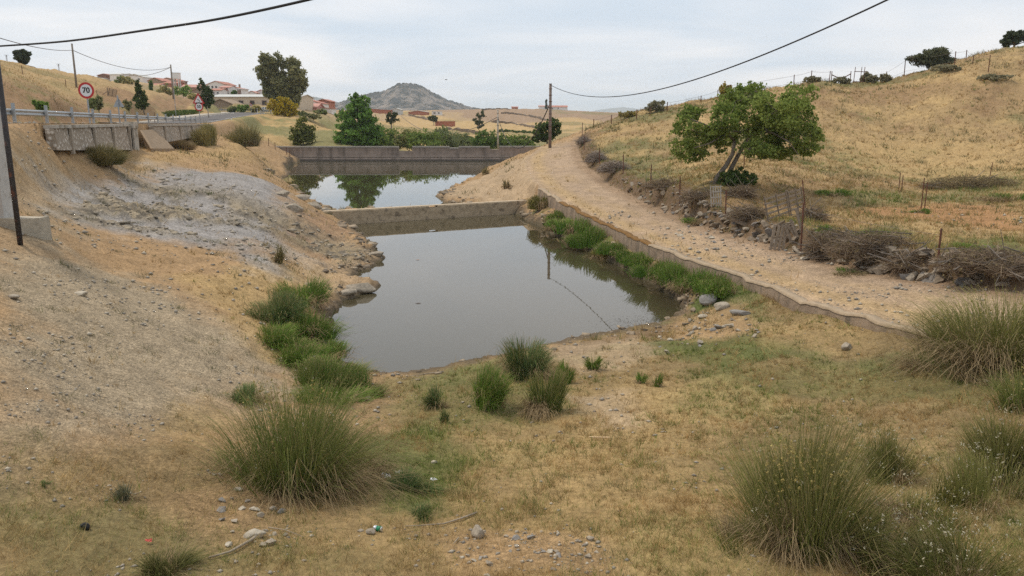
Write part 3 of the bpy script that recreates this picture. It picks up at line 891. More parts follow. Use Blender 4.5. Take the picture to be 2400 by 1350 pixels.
# culvert outlet: hollow concrete pillar and sloping apron
p = W(311, 345, 52.6)
cv = empty('culvert_outlet', p, 'hollow concrete culvert pillar at the end of the roadside wall', 'culvert')
mb = MB(); mb.box((-.23, 0, .42), (.12, .6, 2.3)); mb.box((.23, 0, .42), (.12, .6, 2.3)); mb.box((0, .24, .42), (.34, .12, 2.3)); mb.build('pillar', CONC, cv)
mb = MB(); mb.box((0, -.02, 1.40), (.68, .72, .42)); mb.build('pillar_head', CONC, cv)
apron_a = W(352, 303, 56); 
ap = empty('concrete_apron', W(365, 345, 57), 'sloping brown concrete apron beside the culvert pillar', 'apron')
q = [W(332, 305, 57.5), W(364, 303, 62.5), W(408, 348, 61), W(354, 348, 54.5)]
mb = MB(); o0 = ap.location
mb.v = [tuple(v - o0) for v in q] + [tuple(v - o0 - Vector((0, 0, .8))) for v in q]
mb.f = [(3, 2, 1, 0), (0, 1, 5, 4), (1, 2, 6, 5), (2, 3, 7, 6), (3, 0, 4, 7)]
mb.build('apron_slab', mat('apron', (.27, .195, .125), nscale=3, namt=.2, bump=.02), ap)
p0_, p1_ = W(330, 307, 57) - o0, W(356, 350, 54) - o0
MB().beam(p0_, p1_, .14, .12).build('apron_kerb', MATS['apron'], ap)

# ------------------------------------------------------------------ signs
RED = mat('sign_red', (.48, .035, .035), rough=.5, nscale=8, namt=.1)
WHITE = mat('sign_white', (.70, .70, .69), rough=.5, nscale=8, namt=.06)
BLACK = mat('sign_black', (.015, .015, .017), rough=.5, namt=0)
SIGNGREY = mat('sign_back', (.36, .38, .40), rough=.5, nscale=6, namt=.12, metal=.3)
def text_mesh(txt, size, m, parent, loc, bold=.0):
    cu = bpy.data.curves.new('txt', 'FONT'); cu.body = txt; cu.size = size; cu.align_x = 'CENTER'; cu.align_y = 'CENTER'
    cu.extrude = .004; cu.offset = bold
    to = bpy.data.objects.new('txt', cu); COL.objects.link(to)
    dg = bpy.context.evaluated_depsgraph_get(); dg.update()
    me = bpy.data.meshes.new_from_object(to.evaluated_get(dg)); me.materials.clear(); me.materials.append(m)
    bpy.data.objects.remove(to); bpy.data.curves.remove(cu)
    o = bpy.data.objects.new('number', me); o.location = loc; o.rotation_euler = (math.pi / 2, 0, 0)
    return link(o, parent)
def disc(parent, r, y, z, m, name, t=.01, seg=40):
    mb = MB(); mb.prism([(r * math.cos(2 * math.pi * k / seg), z + r * math.sin(2 * math.pi * k / seg)) for k in range(seg)][::-1], y, y + t)
    return mb.build(name, m, parent)
def tri(parent, s, y, z, m, name, t=.01, rnd=.12):
    R = s / math.sqrt(3); out = []
    for k in range(3):
        a = math.pi / 2 + 2 * math.pi * k / 3
        c = (R * (1 - rnd) * math.cos(a), R * (1 - rnd) * math.sin(a))
        for j in range(-3, 4):
            b = a + j * math.pi / 9
            out.append((c[0] + R * rnd * .62 * math.cos(b), z + c[1] + R * rnd * .62 * math.sin(b)))
    mb = MB(); mb.prism(out[::-1], y, y + t); return mb.build(name, m, parent)
def sign_root(px, pybase, Y, label, extra=.6):
    b = W(px, pybase, Y)
    return empty('road_sign', b, label, 'road sign'), b
# 70
Y = 52; r, b = sign_root(211.5, 292, Y, 'round speed limit sign reading 70 above the guardrail')
zc = W(208, 212, Y).z - b.z; xo = (W(209, 212, Y).x - b.x)
R = 18.6 * MPP(Y)
MB().box((.0, 0, zc / 2 - .3), (.09, .05, zc + .6 + R)).build('post', GALV, r)
disc(r, R, -.06, zc, RED, 'red_rim'); disc(r, R * .735, -.064, zc, WHITE, 'white_face'); disc(r, R * .99, -.05, zc, SIGNGREY, 'back_plate')
text_mesh('70', R * .92, BLACK, r, (0, -.070, zc), .012)
# curve + 50
Y = 105; r, b = sign_root(470.5, 300, Y, 'triangular left-bend warning sign above a round 50 limit sign')
zc = W(468, 250, Y).z - b.z; R = 10.3 * MPP(Y)
MB().box((0, 0, zc / 2 + .35), (.09, .05, zc + 1.2)).build('post', GALV, r)
disc(r, R, -.06, zc, RED, 'red_rim'); disc(r, R * .73, -.064, zc, WHITE, 'white_face')
text_mesh('50', R * .92, BLACK, r, (0, -.070, zc), .012)
z3 = W(467, 234.5, Y).z - b.z; s3 = 28 * MPP(Y)
tri(r, s3, -.06, z3, RED, 'red_triangle'); tri(r, s3 * .66, -.066, z3 - .0, WHITE, 'white_triangle')
mb = MB(); a0 = []
for k in range(9):
    t = k / 8; a = math.radians(10 + 85 * t); a0.append((-.12 + .27 * math.cos(a), z3 - .25 + .31 * math.sin(a)))
for (x0, z0), (x1, z1) in zip(a0[:-1], a0[1:]):
    mb.beam((x0, -.072, z0), (x1, -.072, z1), .08, .006, up=(0, 1, 0))
mb.build('bend_arrow', BLACK, r)
# triangle seen from behind
Y = 57; r, b = sign_root(282.5, 292, Y, 'back of a triangular road sign in plain grey metal')
z3 = W(281, 243, Y).z - b.z; s3 = 25.5 * MPP(Y)
MB().box((0, -.05, z3 / 2 + .15), (.08, .05, z3 + .8)).build('post', GALV, r)
tri(r, s3, 0, z3, SIGNGREY, 'back_plate')
# far triangle
Y = 200; r, b = sign_root(589.5, 268, Y, 'small distant bend warning sign before the brown gable')
z3 = W(589, 246, Y).z - b.z; s3 = 8.5 * MPP(Y)
MB().box((0, 0, z3 / 2), (.1, .05, z3 + .6)).build('post', GALV, r)
tri(r, s3, -.06, z3, RED, 'red_triangle'); tri(r, s3 * .62, -.066, z3, WHITE, 'white_triangle')
MB().beam((-.12, -.07, z3 - .14), (.08, -.07, z3 + .06), .10, .006, up=(0, 1, 0)).build('bend_arrow', BLACK, r)
# chevron board
Y = 192; b = W(623, 266, Y); r = empty('chevron_board', b, 'black and white chevron board pointing left at the bend', 'road sign')
zc = W(623, 253.5, Y).z - b.z; ww, hh = 18 * MPP(Y), 5.2 * MPP(Y)
MB().box((0, 0, zc), (ww, .03, hh)).build('white_panel', WHITE, r)
for k in range(3):
    x0 = -ww * .36 + k * ww * .32
    mb = MB(); mb.beam((x0 + .22, -.022, zc + hh * .42), (x0, -.022, zc), .16, .008, up=(0, 1, 0)); mb.beam((x0, -.026, zc), (x0 + .22, -.026, zc - hh * .42), .16, .008, up=(0, 1, 0)); mb.build('chevron', BLACK, r)
for s in (-.4, .4):
    MB().box((s * ww, .04, zc / 2 - .1), (.07, .05, zc + .2)).build('post', GALV, r)
for px, p0, p1, Y, lb in ((604, 276, 254, 186, 'white road marker post beside the chevron board'), (543, 288, 273.5, 140, 'white road marker post at the road edge before the brooms')):
    b = W(px, p0, Y); h = (p0 - p1) * MPP(Y)
    r = empty('marker_post', b, lb, 'marker post')
    MB().tube([(0, 0, -.3), (0, 0, h)], .07, 8).build('post', WHITE, r); MB().tube([(0, 0, h * .78), (0, 0, h * .9)], .076, 8).build('dark_band', BLACK, r)

# ------------------------------------------------------------------ poles and cables
def px_tube(pts, rad):
    return [W(*p) for p in pts]
# near concrete pole on its footing, and the steel pipe beside it
pb = W(5, 532, 23.4)
gr = hz(pb.x, pb.y)
r = empty('concrete_pole', (pb.x, pb.y, gr), 'pale concrete electricity pole cut off by the left edge', 'utility pole')
mb = MB()
for z, w_ in ((-.5, .52), (5.9, .44)):
    mb.v += [(-w_ / 2, -w_ / 2, z), (w_ / 2, -w_ / 2, z), (w_ / 2, w_ / 2, z), (-w_ / 2, w_ / 2, z)]
mb.f = [(0, 1, 5, 4), (1, 2, 6, 5), (2, 3, 7, 6), (3, 0, 4, 7), (4, 5, 6, 7)]
mb.build('shaft', mat('pole_concrete', (.47, .45, .42), nscale=4, namt=.12, dirt=((.34, .31, .27), 3, .58)), r)
MB().box((.3, -.0, 4.9), (.5, .07, .07)).build('cable_bracket', DARKSTEEL, r)
fo = empty('concrete_footing', (pb.x, pb.y, gr), 'broken concrete footing slab around the pole at left', 'slab')
mb = MB()
ol = [(-1.2, -.22), (.05, -.26), (.40, -.20), (.66, -.05), (.76, .10), (.55, .28), (-1.2, .4)]
n = len(ol)
ol = [(x * 1.75, y * 1.4) for x, y in ol]
mb.v = [(x, y, .20 + .03 * math.sin(x * 5)) for x, y in ol] + [(x * 1.02, y * 1.02, -.9) for x, y in ol]
mb.f = [tuple(range(n))] + [(i, i + n, (i + 1) % n + n, (i + 1) % n) for i in range(n)]
mb.build('slab', mat('footing', (.42, .37, .29), nscale=6, namt=.2, bump=.02), fo)
pb = W(48, 574, 22.0); gr = hz(pb.x, pb.y)
r = empty('steel_pipe_post', (pb.x, pb.y, gr), 'dark rusty steel pipe standing in front of the concrete pole', 'post')
MB().tube([(0, 0, -.3), (0, 0, 9.0 - gr)], .070, 10).build('pipe', DARKSTEEL, r, smooth=True)
MB().tube([(0, 0, 2.6), (0, 0, 2.68)], .072, 10).build('clamp', DARKSTEEL, r)
def utility_pole(px, py0, py1, Y, r0, r1, label, m=POLEWOOD, px0=None, rungs=0):
    b = W(px, py1, Y); t = W(px, py0, Y); h = t.z - b.z
    r = empty('utility_pole', b, label, 'utility pole')
    MB().tube([(0, 0, -1.0), (0, 0, h)], [r0, r1], 10).build('shaft', m, r, smooth=True)
    MB().tube([(0, 0, h), (0, 0, h + .05)], [r1 * 1.15, r1 * 1.1], 10).build('cap', m, r)
    for k in range(rungs):
        MB().box((0, -r0 * .75, h * (.08 + .84 * k / max(rungs - 1, 1))), (r0 * 2.2, .06, .05)).build('rung', RUST, r)
    return b, Vector((b.x, b.y, t.z))
PB, PT = utility_pole(1289, 197, 336, 87, .17, .135, 'tall brown pole beside the track crest carrying the thick cable', mat('brown_pole', (.20, .15, .125), nscale=4, namt=.25), rungs=9)
PB2, PT2 = utility_pole(1167, 258, 346, 150, .20, .13, 'pale concrete pole behind the far dam', CONC, rungs=6)
PB3, PT3 = utility_pole(180, 103, 209, G(181, 207, 80).y, .17, .12, 'leaning old pole in the left field above the 70 sign')
PB4, PT4 = utility_pole(407, 152, 236, G(408, 234, 130).y, .22, .15, 'distant pole next to the white water tank')
def cable(name, pts, rad, label, seg=6, m=CABLE):
    o = Vector(pts[0]); mb = MB().tube([Vector(p) - o for p in pts], rad, seg)
    ob = mb.build(name, m, None, smooth=True); ob.location = o
    return tag(ob, label, 'cable')
def sag(a, b, s, n=24):
    return [a.lerp(b, i / n) - Vector((0, 0, 4 * s * (i / n) * (1 - i / n))) for i in range(n + 1)]
# thick cable: brown pole -> over the camera's right shoulder
E2 = Vector((14.0, 0.0, 14.9)); n = 60; pts = []
for i in range(n + 1):
    t = i / n; pts.append(Vector((PT.x + (E2.x - PT.x) * t, PT.y + (E2.y - PT.y) * t, PT.z - .10 - 10.74 * t + 15.27 * t * t)))
cable('overhead_cable', pts, .028, 'thick black cable sagging from the brown pole to the top right')
# cable from the near concrete pole, passing overhead to the same unseen pole
ctl = [(-43, 110, 23.4), (0, 108, 22.5), (160, 96, 20.0), (360, 68, 16.8), (520, 43, 15.3), (720, 0, 13.6), (900, -48, 12.9), (1200, -150, 10.3)]
pts = [W(*c) for c in ctl]; fine = []
for i in range(len(pts) - 1):
    p0, p1, p2, p3 = pts[max(i - 1, 0)], pts[i], pts[i + 1], pts[min(i + 2, len(pts) - 1)]
    for k in range(8):
        t = k / 8
        fine.append(.5 * ((2 * p1) + (p2 - p0) * t + (2 * p0 - 5 * p1 + 4 * p2 - p3) * t * t + (3 * p1 - p0 - 3 * p2 + p3) * t ** 3))
cable('overhead_cable', fine + [Vector((6, 5, 14.2)), E2], .023, 'black cable rising from the left edge to the top centre')
cable('overhead_cable', sag(PT - Vector((0, 0, 1.9)), PT2 - Vector((0, 0, 1.2)), 5.2), .055, 'sagging cable between the brown pole and the pale concrete pole')
cable('overhead_cable', sag(W(-60, 70, 60), PT3 - Vector((0, 0, .9)), .5), .035, 'thin wire from the left edge to the leaning old pole', m=WIREM)
cable('overhead_cable', sag(PT3 - Vector((0, 0, .9)), PT4 - Vector((0, 0, .5)), 1.6), .045, 'thin wire between the leaning old pole and the distant pole', m=WIREM)
cable('overhead_cable', sag(PT4 - Vector((0, 0, .5)), W(285, 172, 230), 1.2), .055, 'thin wire from the distant pole towards the village', m=WIREM)
cable('overhead_cable', sag(PT2 - Vector((0, 0, 1.2)), W(940, 272, 240), 4.0), .06, 'thin wire from the pale concrete pole leftwards over the fields', m=WIREM)
for px, py0, py1, Y, lb in ((17, 130, 146, 420, 'small lattice pylon on the left skyline beside the round oak'), (139, 151, 168, 420, 'small lattice pylon on the left skyline between the oak and the pole'), (438, 191, 206, 340, 'small lattice pylon above the pink roofs')):
    b = W(px, py1 + 3, Y); h = (py1 - py0 + 3) * MPP(Y); r = empty('lattice_pylon', b, lb, 'pylon')
    mb = MB()
    for s in (-1, 1): mb.beam((s * .45, 0, -2), (s * .12, 0, h), .12, .12)
    for k in range(6):
        z = h * k / 6; w_ = .45 - .33 * k / 6; mb.beam((-w_, 0, z), (w_ - .05, 0, z + h / 6), .07, .07)
    mb.build('lattice', WIREM, r)
    MB().box((0, 0, h), (10 * MPP(Y), .12, .14)).build('crossarm', WIREM, r); MB().box((0, 0, h - .6), (6 * MPP(Y), .12, .12)).build('crossarm', WIREM, r)

# ------------------------------------------------------------------ mountain and distant ridges
def ridge_obj(name, prof, Y, depth, mtl, label, nx=160, ny=40, rough=.05, cols=None, kind='structure', seed=0):
    """prof: (px, py) skyline points; a solid hill of that skyline at distance Y"""
    pts = [W(px, py, Y) for px, py in prof]
    xs_ = np.array([p.x for p in pts]); zs_ = np.array([p.z for p in pts])
    X = np.linspace(xs_[0], xs_[-1], nx); Z = np.interp(X, xs_, zs_); Z = Z + (fbm(X / Y * 420 + seed, X * 0 + seed, 4, seed, .65) - .5) * (Z.max() - Z.min()) * .07
    T = np.linspace(-1, 1, ny * 2 + 1)
    XX, TT_ = np.meshgrid(X, T)
    ZZ = np.interp(XX, X, Z)
    sc = depth
    base = -25.0
    shape = np.where(TT_ < 0, (1 - np.abs(TT_)) ** 1.15, (1 - np.abs(TT_)) ** 1.5)
    nz = fbm(XX.ravel() / sc * 4.0 + seed, TT_.ravel() * 4.0 + seed, 5, seed).reshape(XX.shape)
    nz2 = np.abs(fbm(XX.ravel() / sc * 9.0 + seed, TT_.ravel() * 7.0, 4, seed + 1).reshape(XX.shape) - .5)
    ZZ = base + (ZZ - base) * shape * (1 - nz * rough * 2.5 * (np.abs(TT_) ** .5)) - nz2 * rough * 2.2 * (ZZ - base) * (1 - np.abs(TT_)) * (np.abs(TT_) ** .3) 
    V = np.stack([XX.ravel(), (Y + TT_ * depth).ravel(), ZZ.ravel()], -1)
    r, c = XX.shape; idx = np.arange(r * c).reshape(r, c)
    F = np.stack([idx[:-1, :-1], idx[:-1, 1:], idx[1:, 1:], idx[1:, :-1]], -1).reshape(-1, 4)
    o = obj_np(name, V, [F], mtl, smooth=True)
    tag(o, label, kind=kind)
    return o
def two_tone(name, c0, c1, scale, lo, hi, bump=0.0, c2=None):
    m = bpy.data.materials.new(name); m.use_nodes = True
    N, L = m.node_tree.nodes, m.node_tree.links; b = N['Principled BSDF']; b.inputs['Roughness'].default_value = 1; b.inputs['Specular IOR Level'].default_value = 0
    geo = N.new('ShaderNodeNewGeometry'); n = N.new('ShaderNodeTexNoise'); n.inputs['Scale'].default_value = scale; n.inputs['Detail'].default_value = 9; n.inputs['Roughness'].default_value = .72
    L.new(geo.outputs['Position'], n.inputs['Vector'])
    r = N.new('ShaderNodeValToRGB'); r.color_ramp.elements[0].position = lo; r.color_ramp.elements[0].color = (*c0, 1)
    r.color_ramp.elements[1].position = hi; r.color_ramp.elements[1].color = (*c1, 1)
    if c2: e = r.color_ramp.elements.new(min(.98, hi + .14)); e.color = (*c2, 1)
    L.new(n.outputs['Fac'], r.inputs[0]); L.new(r.outputs[0], b.inputs['Base Color'])
    if bump:
        bp = N.new('ShaderNodeBump'); bp.inputs['Distance'].default_value = bump; L.new(n.outputs['Fac'], bp.inputs['Height']); L.new(bp.outputs[0], b.inputs['Normal'])
    return m
ROCKY = two_tone('mountain_scrub', (.016, .022, .017), (.25, .205, .165), .022, .46, .55, bump=26, c2=(.38, .30, .235))
ridge_obj('mountain', [(700, 275), (760, 250), (800, 237), (850, 222), (900, 212), (918, 204), (930, 196), (945, 194), (965, 195), (985, 199), (1000, 207), (1020, 219), (1050, 233), (1080, 243), (1110, 252), (1150, 258), (1200, 268)],
          2600, 420, ROCKY, 'rocky scrub mountain rising behind the fields', nx=360, ny=110, rough=.085, seed=2)
BLUEHILL = two_tone('distant_hill', (.055, .065, .05), (.15, .14, .11), .004, .4, .6)
ridge_obj('distant_hill', [(560, 250), (640, 236), (700, 224), (735, 226), (770, 234), (800, 242), (850, 255)], 5200, 900, BLUEHILL, 'blue hazy hill left of the mountain', seed=1)
ridge_obj('distant_hill', [(1300, 272), (1380, 262), (1420, 255), (1460, 251), (1500, 256), (1560, 250), (1640, 262), (1750, 270)], 9500, 1500, BLUEHILL, 'faint blue hills right of the white farmhouse', seed=3)
# plain that carries the land on to the horizon
n = 48
V = [(0, 0, -26)] + [(30000 * math.cos(2 * math.pi * k / n), 30000 * math.sin(2 * math.pi * k / n), -26) for k in range(n)]
mb = MB(); mb.v = V; mb.f = [(0, k + 1, (k + 1) % n + 1) for k in range(n)]
pl = mb.build('plain', two_tone('plain', (.26, .20, .11), (.14, .13, .07), .002, .4, .6)); tag(pl, 'flat dry land reaching to the horizon', kind='structure')

# dry-stone field walls across the far fields
for pts_, lb in (([(958, 271), (990, 278), (1022, 287)], 'low field wall running down to the brick enclosure'), ([(1050, 304), (1090, 309), (1140, 319)], 'curving field wall above the shrubs behind the dam'), ([(1150, 287), (1200, 290), (1245, 299), (1275, 309)], 'dark field wall crossing the tan hillside'), ([(1175, 266), (1215, 269), (1262, 277), (1300, 287)], 'upper field wall on the tan hillside below the farmhouse'), ([(1130, 259), (1165, 256), (1200, 258)], 'ruined wall along the far ridge left of the hut')):
    gp_ = [G(*p, y0=150) for p in pts_]; o0 = gp_[0]; r = empty('field_wall', o0, lb, 'wall'); mb = MB()
    path = []
    for a_, b_ in zip(gp_[:-1], gp_[1:]):
        for q in range(7):
            p = a_.lerp(b_, q / 7); path.append(Vector((p.x, p.y, hz(p.x, p.y))))
    for a_, b_ in zip(path[:-1], path[1:]):
        MB().beam(a_ - o0 + Vector((0, 0, .2)), b_ - o0 + Vector((0, 0, .2)), .9, random.uniform(.9, 1.7)).build('wall_stretch', mat('field_wall_stone', (.16, .12, .085), nscale=1.5, namt=.4), r)
# ------------------------------------------------------------------ buildings
WHITEWALL = mat('limewashed_wall', (.74, .71, .67), nscale=.7, namt=.08)
CREAM = mat('cream_block_wall', (.56, .47, .355), nscale=.6, namt=.10)
BROWNW = mat('brown_render', (.30, .225, .155), nscale=.8, namt=.15)
BRICK = mat('brick_wall', (.38, .15, .095), nscale=.9, namt=.2)
TERR = mat('terracotta_roof', (.42, .19, .14), nscale=.6, namt=.25)
TERRP = mat('pink_tile_roof', (.50, .27, .22), nscale=.6, namt=.2)
GREYROOF = mat('fibre_cement_roof', (.52, .52, .49), nscale=.5, namt=.12)
GLASSD = mat('dark_window', (.06, .055, .055), rough=.3, namt=0)
SHUT = mat('brown_shutter', (.26, .18, .14), namt=.1)
def house(name, label, px0, px1, pyb, pye, Y, depth, roof, roofpx, wall, roofm, wins=(), rz=0.0, cat='house', door=None, sink=3.0, chimney=False):
    k = MPP(Y)
    c = W((px0 + px1) / 2, pyb, Y); w = (px1 - px0) * k; h = (pyb - pye) * k; rh = roofpx * k
    r = empty(name, c, label, cat, rz=rz)
    mb = MB()
    if roof == 'side':                    # gable end faces the camera
        mb.prism([(-w / 2, -sink), (w / 2, -sink), (w / 2, h), (0, h + rh), (-w / 2, h)], 0, depth)
    elif roof == 'shedr':
        mb.prism([(-w / 2, -sink), (w / 2, -sink), (w / 2, h), (-w / 2, h + rh)], 0, depth)
    else:
        mb.box((0, depth / 2, (h - sink) / 2), (w, depth, h + sink))
    mb.build('wall', wall, r)
    ov = .35; th = .16
    mr = MB()
    if roof == 'side':
        for s in (-1, 1):
            a_ = Vector((s * (w / 2 + ov), depth / 2, h - ov * rh / (w / 2) + .07)); b_ = Vector((s * .02, depth / 2, h + rh + .07))
            mr.beam(a_, b_, depth + 2 * ov, th, up=(0, 0, 1))
        rf = mr.build('roof', roofm, r)
    elif roof == 'front':                 # eaves face the camera
        for y0, y1 in ((-ov, depth / 2), (depth + ov, depth / 2)):
            za = h - ov * rh / (depth / 2)
            mr.beam((0, y0, za + .07), (0, y1, h + rh + .07), w + 2 * ov, th)
        rf = mr.build('roof', roofm, r)
        g = MB(); g.v = [(-w / 2, 0, h), (-w / 2, depth, h), (-w / 2, depth / 2, h + rh), (w / 2, 0, h), (w / 2, depth, h), (w / 2, depth / 2, h + rh)]
        
        for q in (0, 3):
            g1 = MB(); g1.v = g.v[q:q + 3]; g1.f = [(0, 2, 1) if q == 0 else (0, 1, 2)]; g1.build('gable', wall, r)
    elif roof == 'shedr':
        mr.beam((-w / 2 - ov, depth / 2, h + rh + .1), (w / 2 + ov, depth / 2, h + .1), depth + .6, th); rf = mr.build('roof', roofm, r)
    else:
        mr.box((0, depth / 2, h + .11), (w + .3, depth + .3, .22)); rf = mr.build('roof', roofm, r)
    if chimney:
        MB().box((w * .2, depth * .4, h + rh * .8 + .5), (.6, .6, 1.2)).build('chimney', wall, rf)
    for fx, fz, ww, wh in wins:
        x = (fx - .5) * w; z = fz * h
        f = MB().box((x, -.03, z), (ww + .25, .08, wh + .25)).build('window', SHUT if wall is CREAM else wall, r)
        MB().box((x, -.075, z), (ww, .03, wh)).build('pane', GLASSD, f)
    if door:
        fx, ww, wh = door
        MB().box(((fx - .5) * w, -.04, wh / 2), (ww, .07, wh)).build('door', SHUT, r)
    return r
# long shed
r = house('warehouse', 'long cream block warehouse with pale grey roof behind the eucalyptus', 497, 704, 266, 228.5, 235, 16, 'front', 6.5, CREAM, GREYROOF,
          wins=[(.212, .66, 1.1, 1.0), (.337, .66, 1.1, 1.0), (.463, .66, 1.1, 1.0), (.60, .66, 1.1, 1.0)], cat='warehouse')
house('gable_barn', 'plain brown gable-ended barn before the long cream warehouse', 492, 545, 260, 244, 222, 9, 'side', 10.5, BROWNW, BROWNW, cat='barn')
house('white_house', 'white two-storey house with two small windows above the warehouse roof', 516, 538, 224, 206, 300, 9, 'front', 4.5, WHITEWALL, TERRP, wins=[(.22, .72, .6, 1.3), (.76, .68, .7, 1.4), (.8, .22, .7, .7)], cat='house')
house('gable_house', 'topmost white gabled house with red roof on the village skyline', 487, 526, 214, 198, 330, 14, 'side', 7, WHITEWALL, TERR, wins=[(.30, .62, .7, .8), (.52, .60, .7, .8)], cat='house')
house('stepped_house', 'low white house with small red roof left of the two-storey one', 494, 518, 222, 212, 292, 7, 'front', 4, WHITEWALL, TERR, wins=[(.3, .4, .6, .6), (.7, .4, .6, .6)], cat='house')
house('brown_house', 'brown-walled house with red roof sloping right above the warehouse', 538, 562, 224, 209, 315, 10, 'shedr', 6, BROWNW, TERR, cat='house', chimney=True)
house('porch_house', 'small white house with dark porch at the right end of the upper row', 553, 566, 222, 210, 300, 8, 'shedr', 2.5, WHITEWALL, GREYROOF, door=(.62, 1.3, 1.7), cat='house')
house('row_house', 'long low building under a pink tiled roof behind the tank', 424, 478, 213, 205, 330, 9, 'front', 6.5, BROWNW, TERRP, cat='house')
house('brown_gable_house', 'brown gable wall below the pink tiled roof', 446, 490, 228, 214, 300, 9, 'side', 7, BROWNW, TERRP, cat='house')
house('brick_house', 'red brick house left of the white water tank', 383, 413, 206, 196, 330, 10, 'front', 4.5, BRICK, TERR, cat='house')
house('brown_ridge_house', 'brown house with a wide red roof on the skyline left of the brick one', 347, 380, 199, 190, 360, 12, 'side', 7, BROWNW, TERR, cat='house')
house('ridge_barn', 'tan barn with a low gable on the skyline behind the tank', 372, 412, 198, 189, 390, 14, 'side', 6, mat('tan_render', (.36, .29, .21), namt=.12), TERR, cat='barn')
house('skyline_house', 'white skyline house with a dark red annex in the upper village', 258, 291, 184, 175, 380, 10, 'front', 3, WHITEWALL, GREYROOF, wins=[(.9, .45, 1.8, 1.0)], cat='house')
house('dark_barn', 'dark brown skyline barn left of the white skyline house', 229, 259, 184, 177, 385, 12, 'side', 3.5, mat('dark_brick', (.20, .115, .085), namt=.15), TERR, cat='barn')
house('wide_white_house', 'wide white gabled house on the skyline above the young poplar', 296, 336, 189, 181, 370, 12, 'side', 6.5, WHITEWALL, GREYROOF, wins=[(.75, .4, .7, .8)], cat='house')
house('red_shed', 'rust-red shed in the field below the skyline barn', 181, 201, 187, 178, 300, 6, 'flat', 0, BRICK, BRICK, cat='shed')
house('low_white_shed', 'low white outbuilding on the hill right of the rust-red shed', 204, 218, 188, 182, 290, 6, 'front', 2, WHITEWALL, GREYROOF, cat='shed')
house('white_cabin', 'tiny white cabin between the low white sheds', 228, 238, 191, 185, 285, 5, 'front', 1.5, WHITEWALL, GREYROOF, cat='shed')
house('white_yard_wall', 'long low white yard building on the hill below the skyline', 224, 247, 193.5, 189, 280, 4, 'flat', 0, WHITEWALL, GREYROOF, cat='shed')
house('red_roof_house', 'red-roofed white house beside the young poplar', 336, 372, 208, 201, 320, 8, 'front', 5, WHITEWALL, TERR, cat='house')
house('distant_white_house', 'small white house with reddish roof left of the eucalyptus crown', 580, 600, 226, 218, 340, 8, 'side', 4, WHITEWALL, TERRP, cat='house')
house('distant_white_house', 'white gabled house touching the left edge of the eucalyptus crown', 600, 625, 226, 216, 345, 9, 'side', 5, WHITEWALL, TERRP, cat='house')
house('sloping_white_house', 'white house with long red roof right of the eucalyptus', 716, 756, 254, 244, 262, 9, 'shedr', 11, WHITEWALL, TERR, cat='house')
house('red_brick_house', 'red brick house with one dark window right of the eucalyptus', 743, 772, 252, 238, 275, 9, 'side', 4.5, BRICK, TERR, wins=[(.75, .55, 1.2, 1.2)], cat='house')
house('red_lean_to', 'long reddish lean-to roof beside the eucalyptus trunk', 703, 742, 259, 252, 250, 10, 'front', 9, TERRP, TERRP, cat='shed')
house('low_brick_shed', 'low brick and white shed below the red brick house', 742, 778, 261, 255, 255, 6, 'shedr', 3, WHITEWALL, TERR, cat='shed')
house('brick_yard_wall', 'long brick-red shed in the field left of the mountain foot', 870, 918, 266.5, 259, 450, 10, 'shedr', 3, BRICK, TERR, cat='shed')
house('grey_shed', 'grey metal shed with red edge beside the long brick shed', 917, 938, 266, 257, 452, 12, 'side', 3, GREYROOF, GREYROOF, cat='shed')
house('brick_shed', 'pale-roofed brick shed below the middle of the mountain', 957, 1002, 269, 263, 470, 10, 'side', 3.5, BRICK, GREYROOF, cat='shed')
house('white_cottage', 'white cottage with dark windows right of the brick shed', 1012, 1034, 268, 262, 480, 8, 'flat', 0, WHITEWALL, GREYROOF, wins=[(.3, .5, 1.2, .8), (.75, .5, .9, .8)], cat='cottage')
house('white_farmhouse', 'long white farmhouse with red roof on the ridge behind the brown pole', 1286, 1330, 257.5, 251, 700, 14, 'front', 3.5, WHITEWALL, TERR, wins=[(.2, .5, 1, 1), (.5, .5, 1, 1)], cat='farmhouse')
house('farm_annex', 'low white annex left of the long ridge farmhouse', 1263, 1286, 255, 249.5, 705, 10, 'front', 2, WHITEWALL, TERRP, cat='farmhouse')
house('ridge_hut', 'tiny red hut on the ridge left of the cypress', 1199, 1214, 256, 251.5, 690, 8, 'front', 1.5, BRICK, TERR, cat='hut')
house('ruined_wall', 'broken brick enclosure wall in the middle of the tan field', 1020, 1066, 292, 285.5, 330, 2, 'flat', 0, BRICK, BRICK, cat='wall')
# water tank on legs
Y = 300; k = MPP(Y); b = W(417, 216, Y); r = empty('water_tank', b, 'white water tank on tall legs above the village', 'water tank')
MB().box((0, 0, 36.5 * k), (14 * k, 14 * k, 13 * k)).build('tank', WHITEWALL, r)
MB().box((0, 0, 43.2 * k), (15 * k, 15 * k, .9 * k)).build('lid', GREYROOF, r)
for sx, sy in ((-1, -1), (1, -1), (-1, 1), (1, 1)):
    MB().box((sx * 5.4 * k, sy * 5.4 * k, 14 * k), (.30, .30, 34 * k)).build('leg', GREYROOF, r)
MB().tube([(-8.2 * k, 0, -2), (-8.2 * k, 0, 45 * k)], .12, 6).build('pipe', GALV, r)
b = W(413, 276, 130); r = empty('thin_lamp_post', b, 'thin grey post rising from the hedge below the water tank', 'post'); MB().tube([(0, 0, -.4), (0, 0, 66 * MPP(130))], .05, 6).build('post', GALV, r)
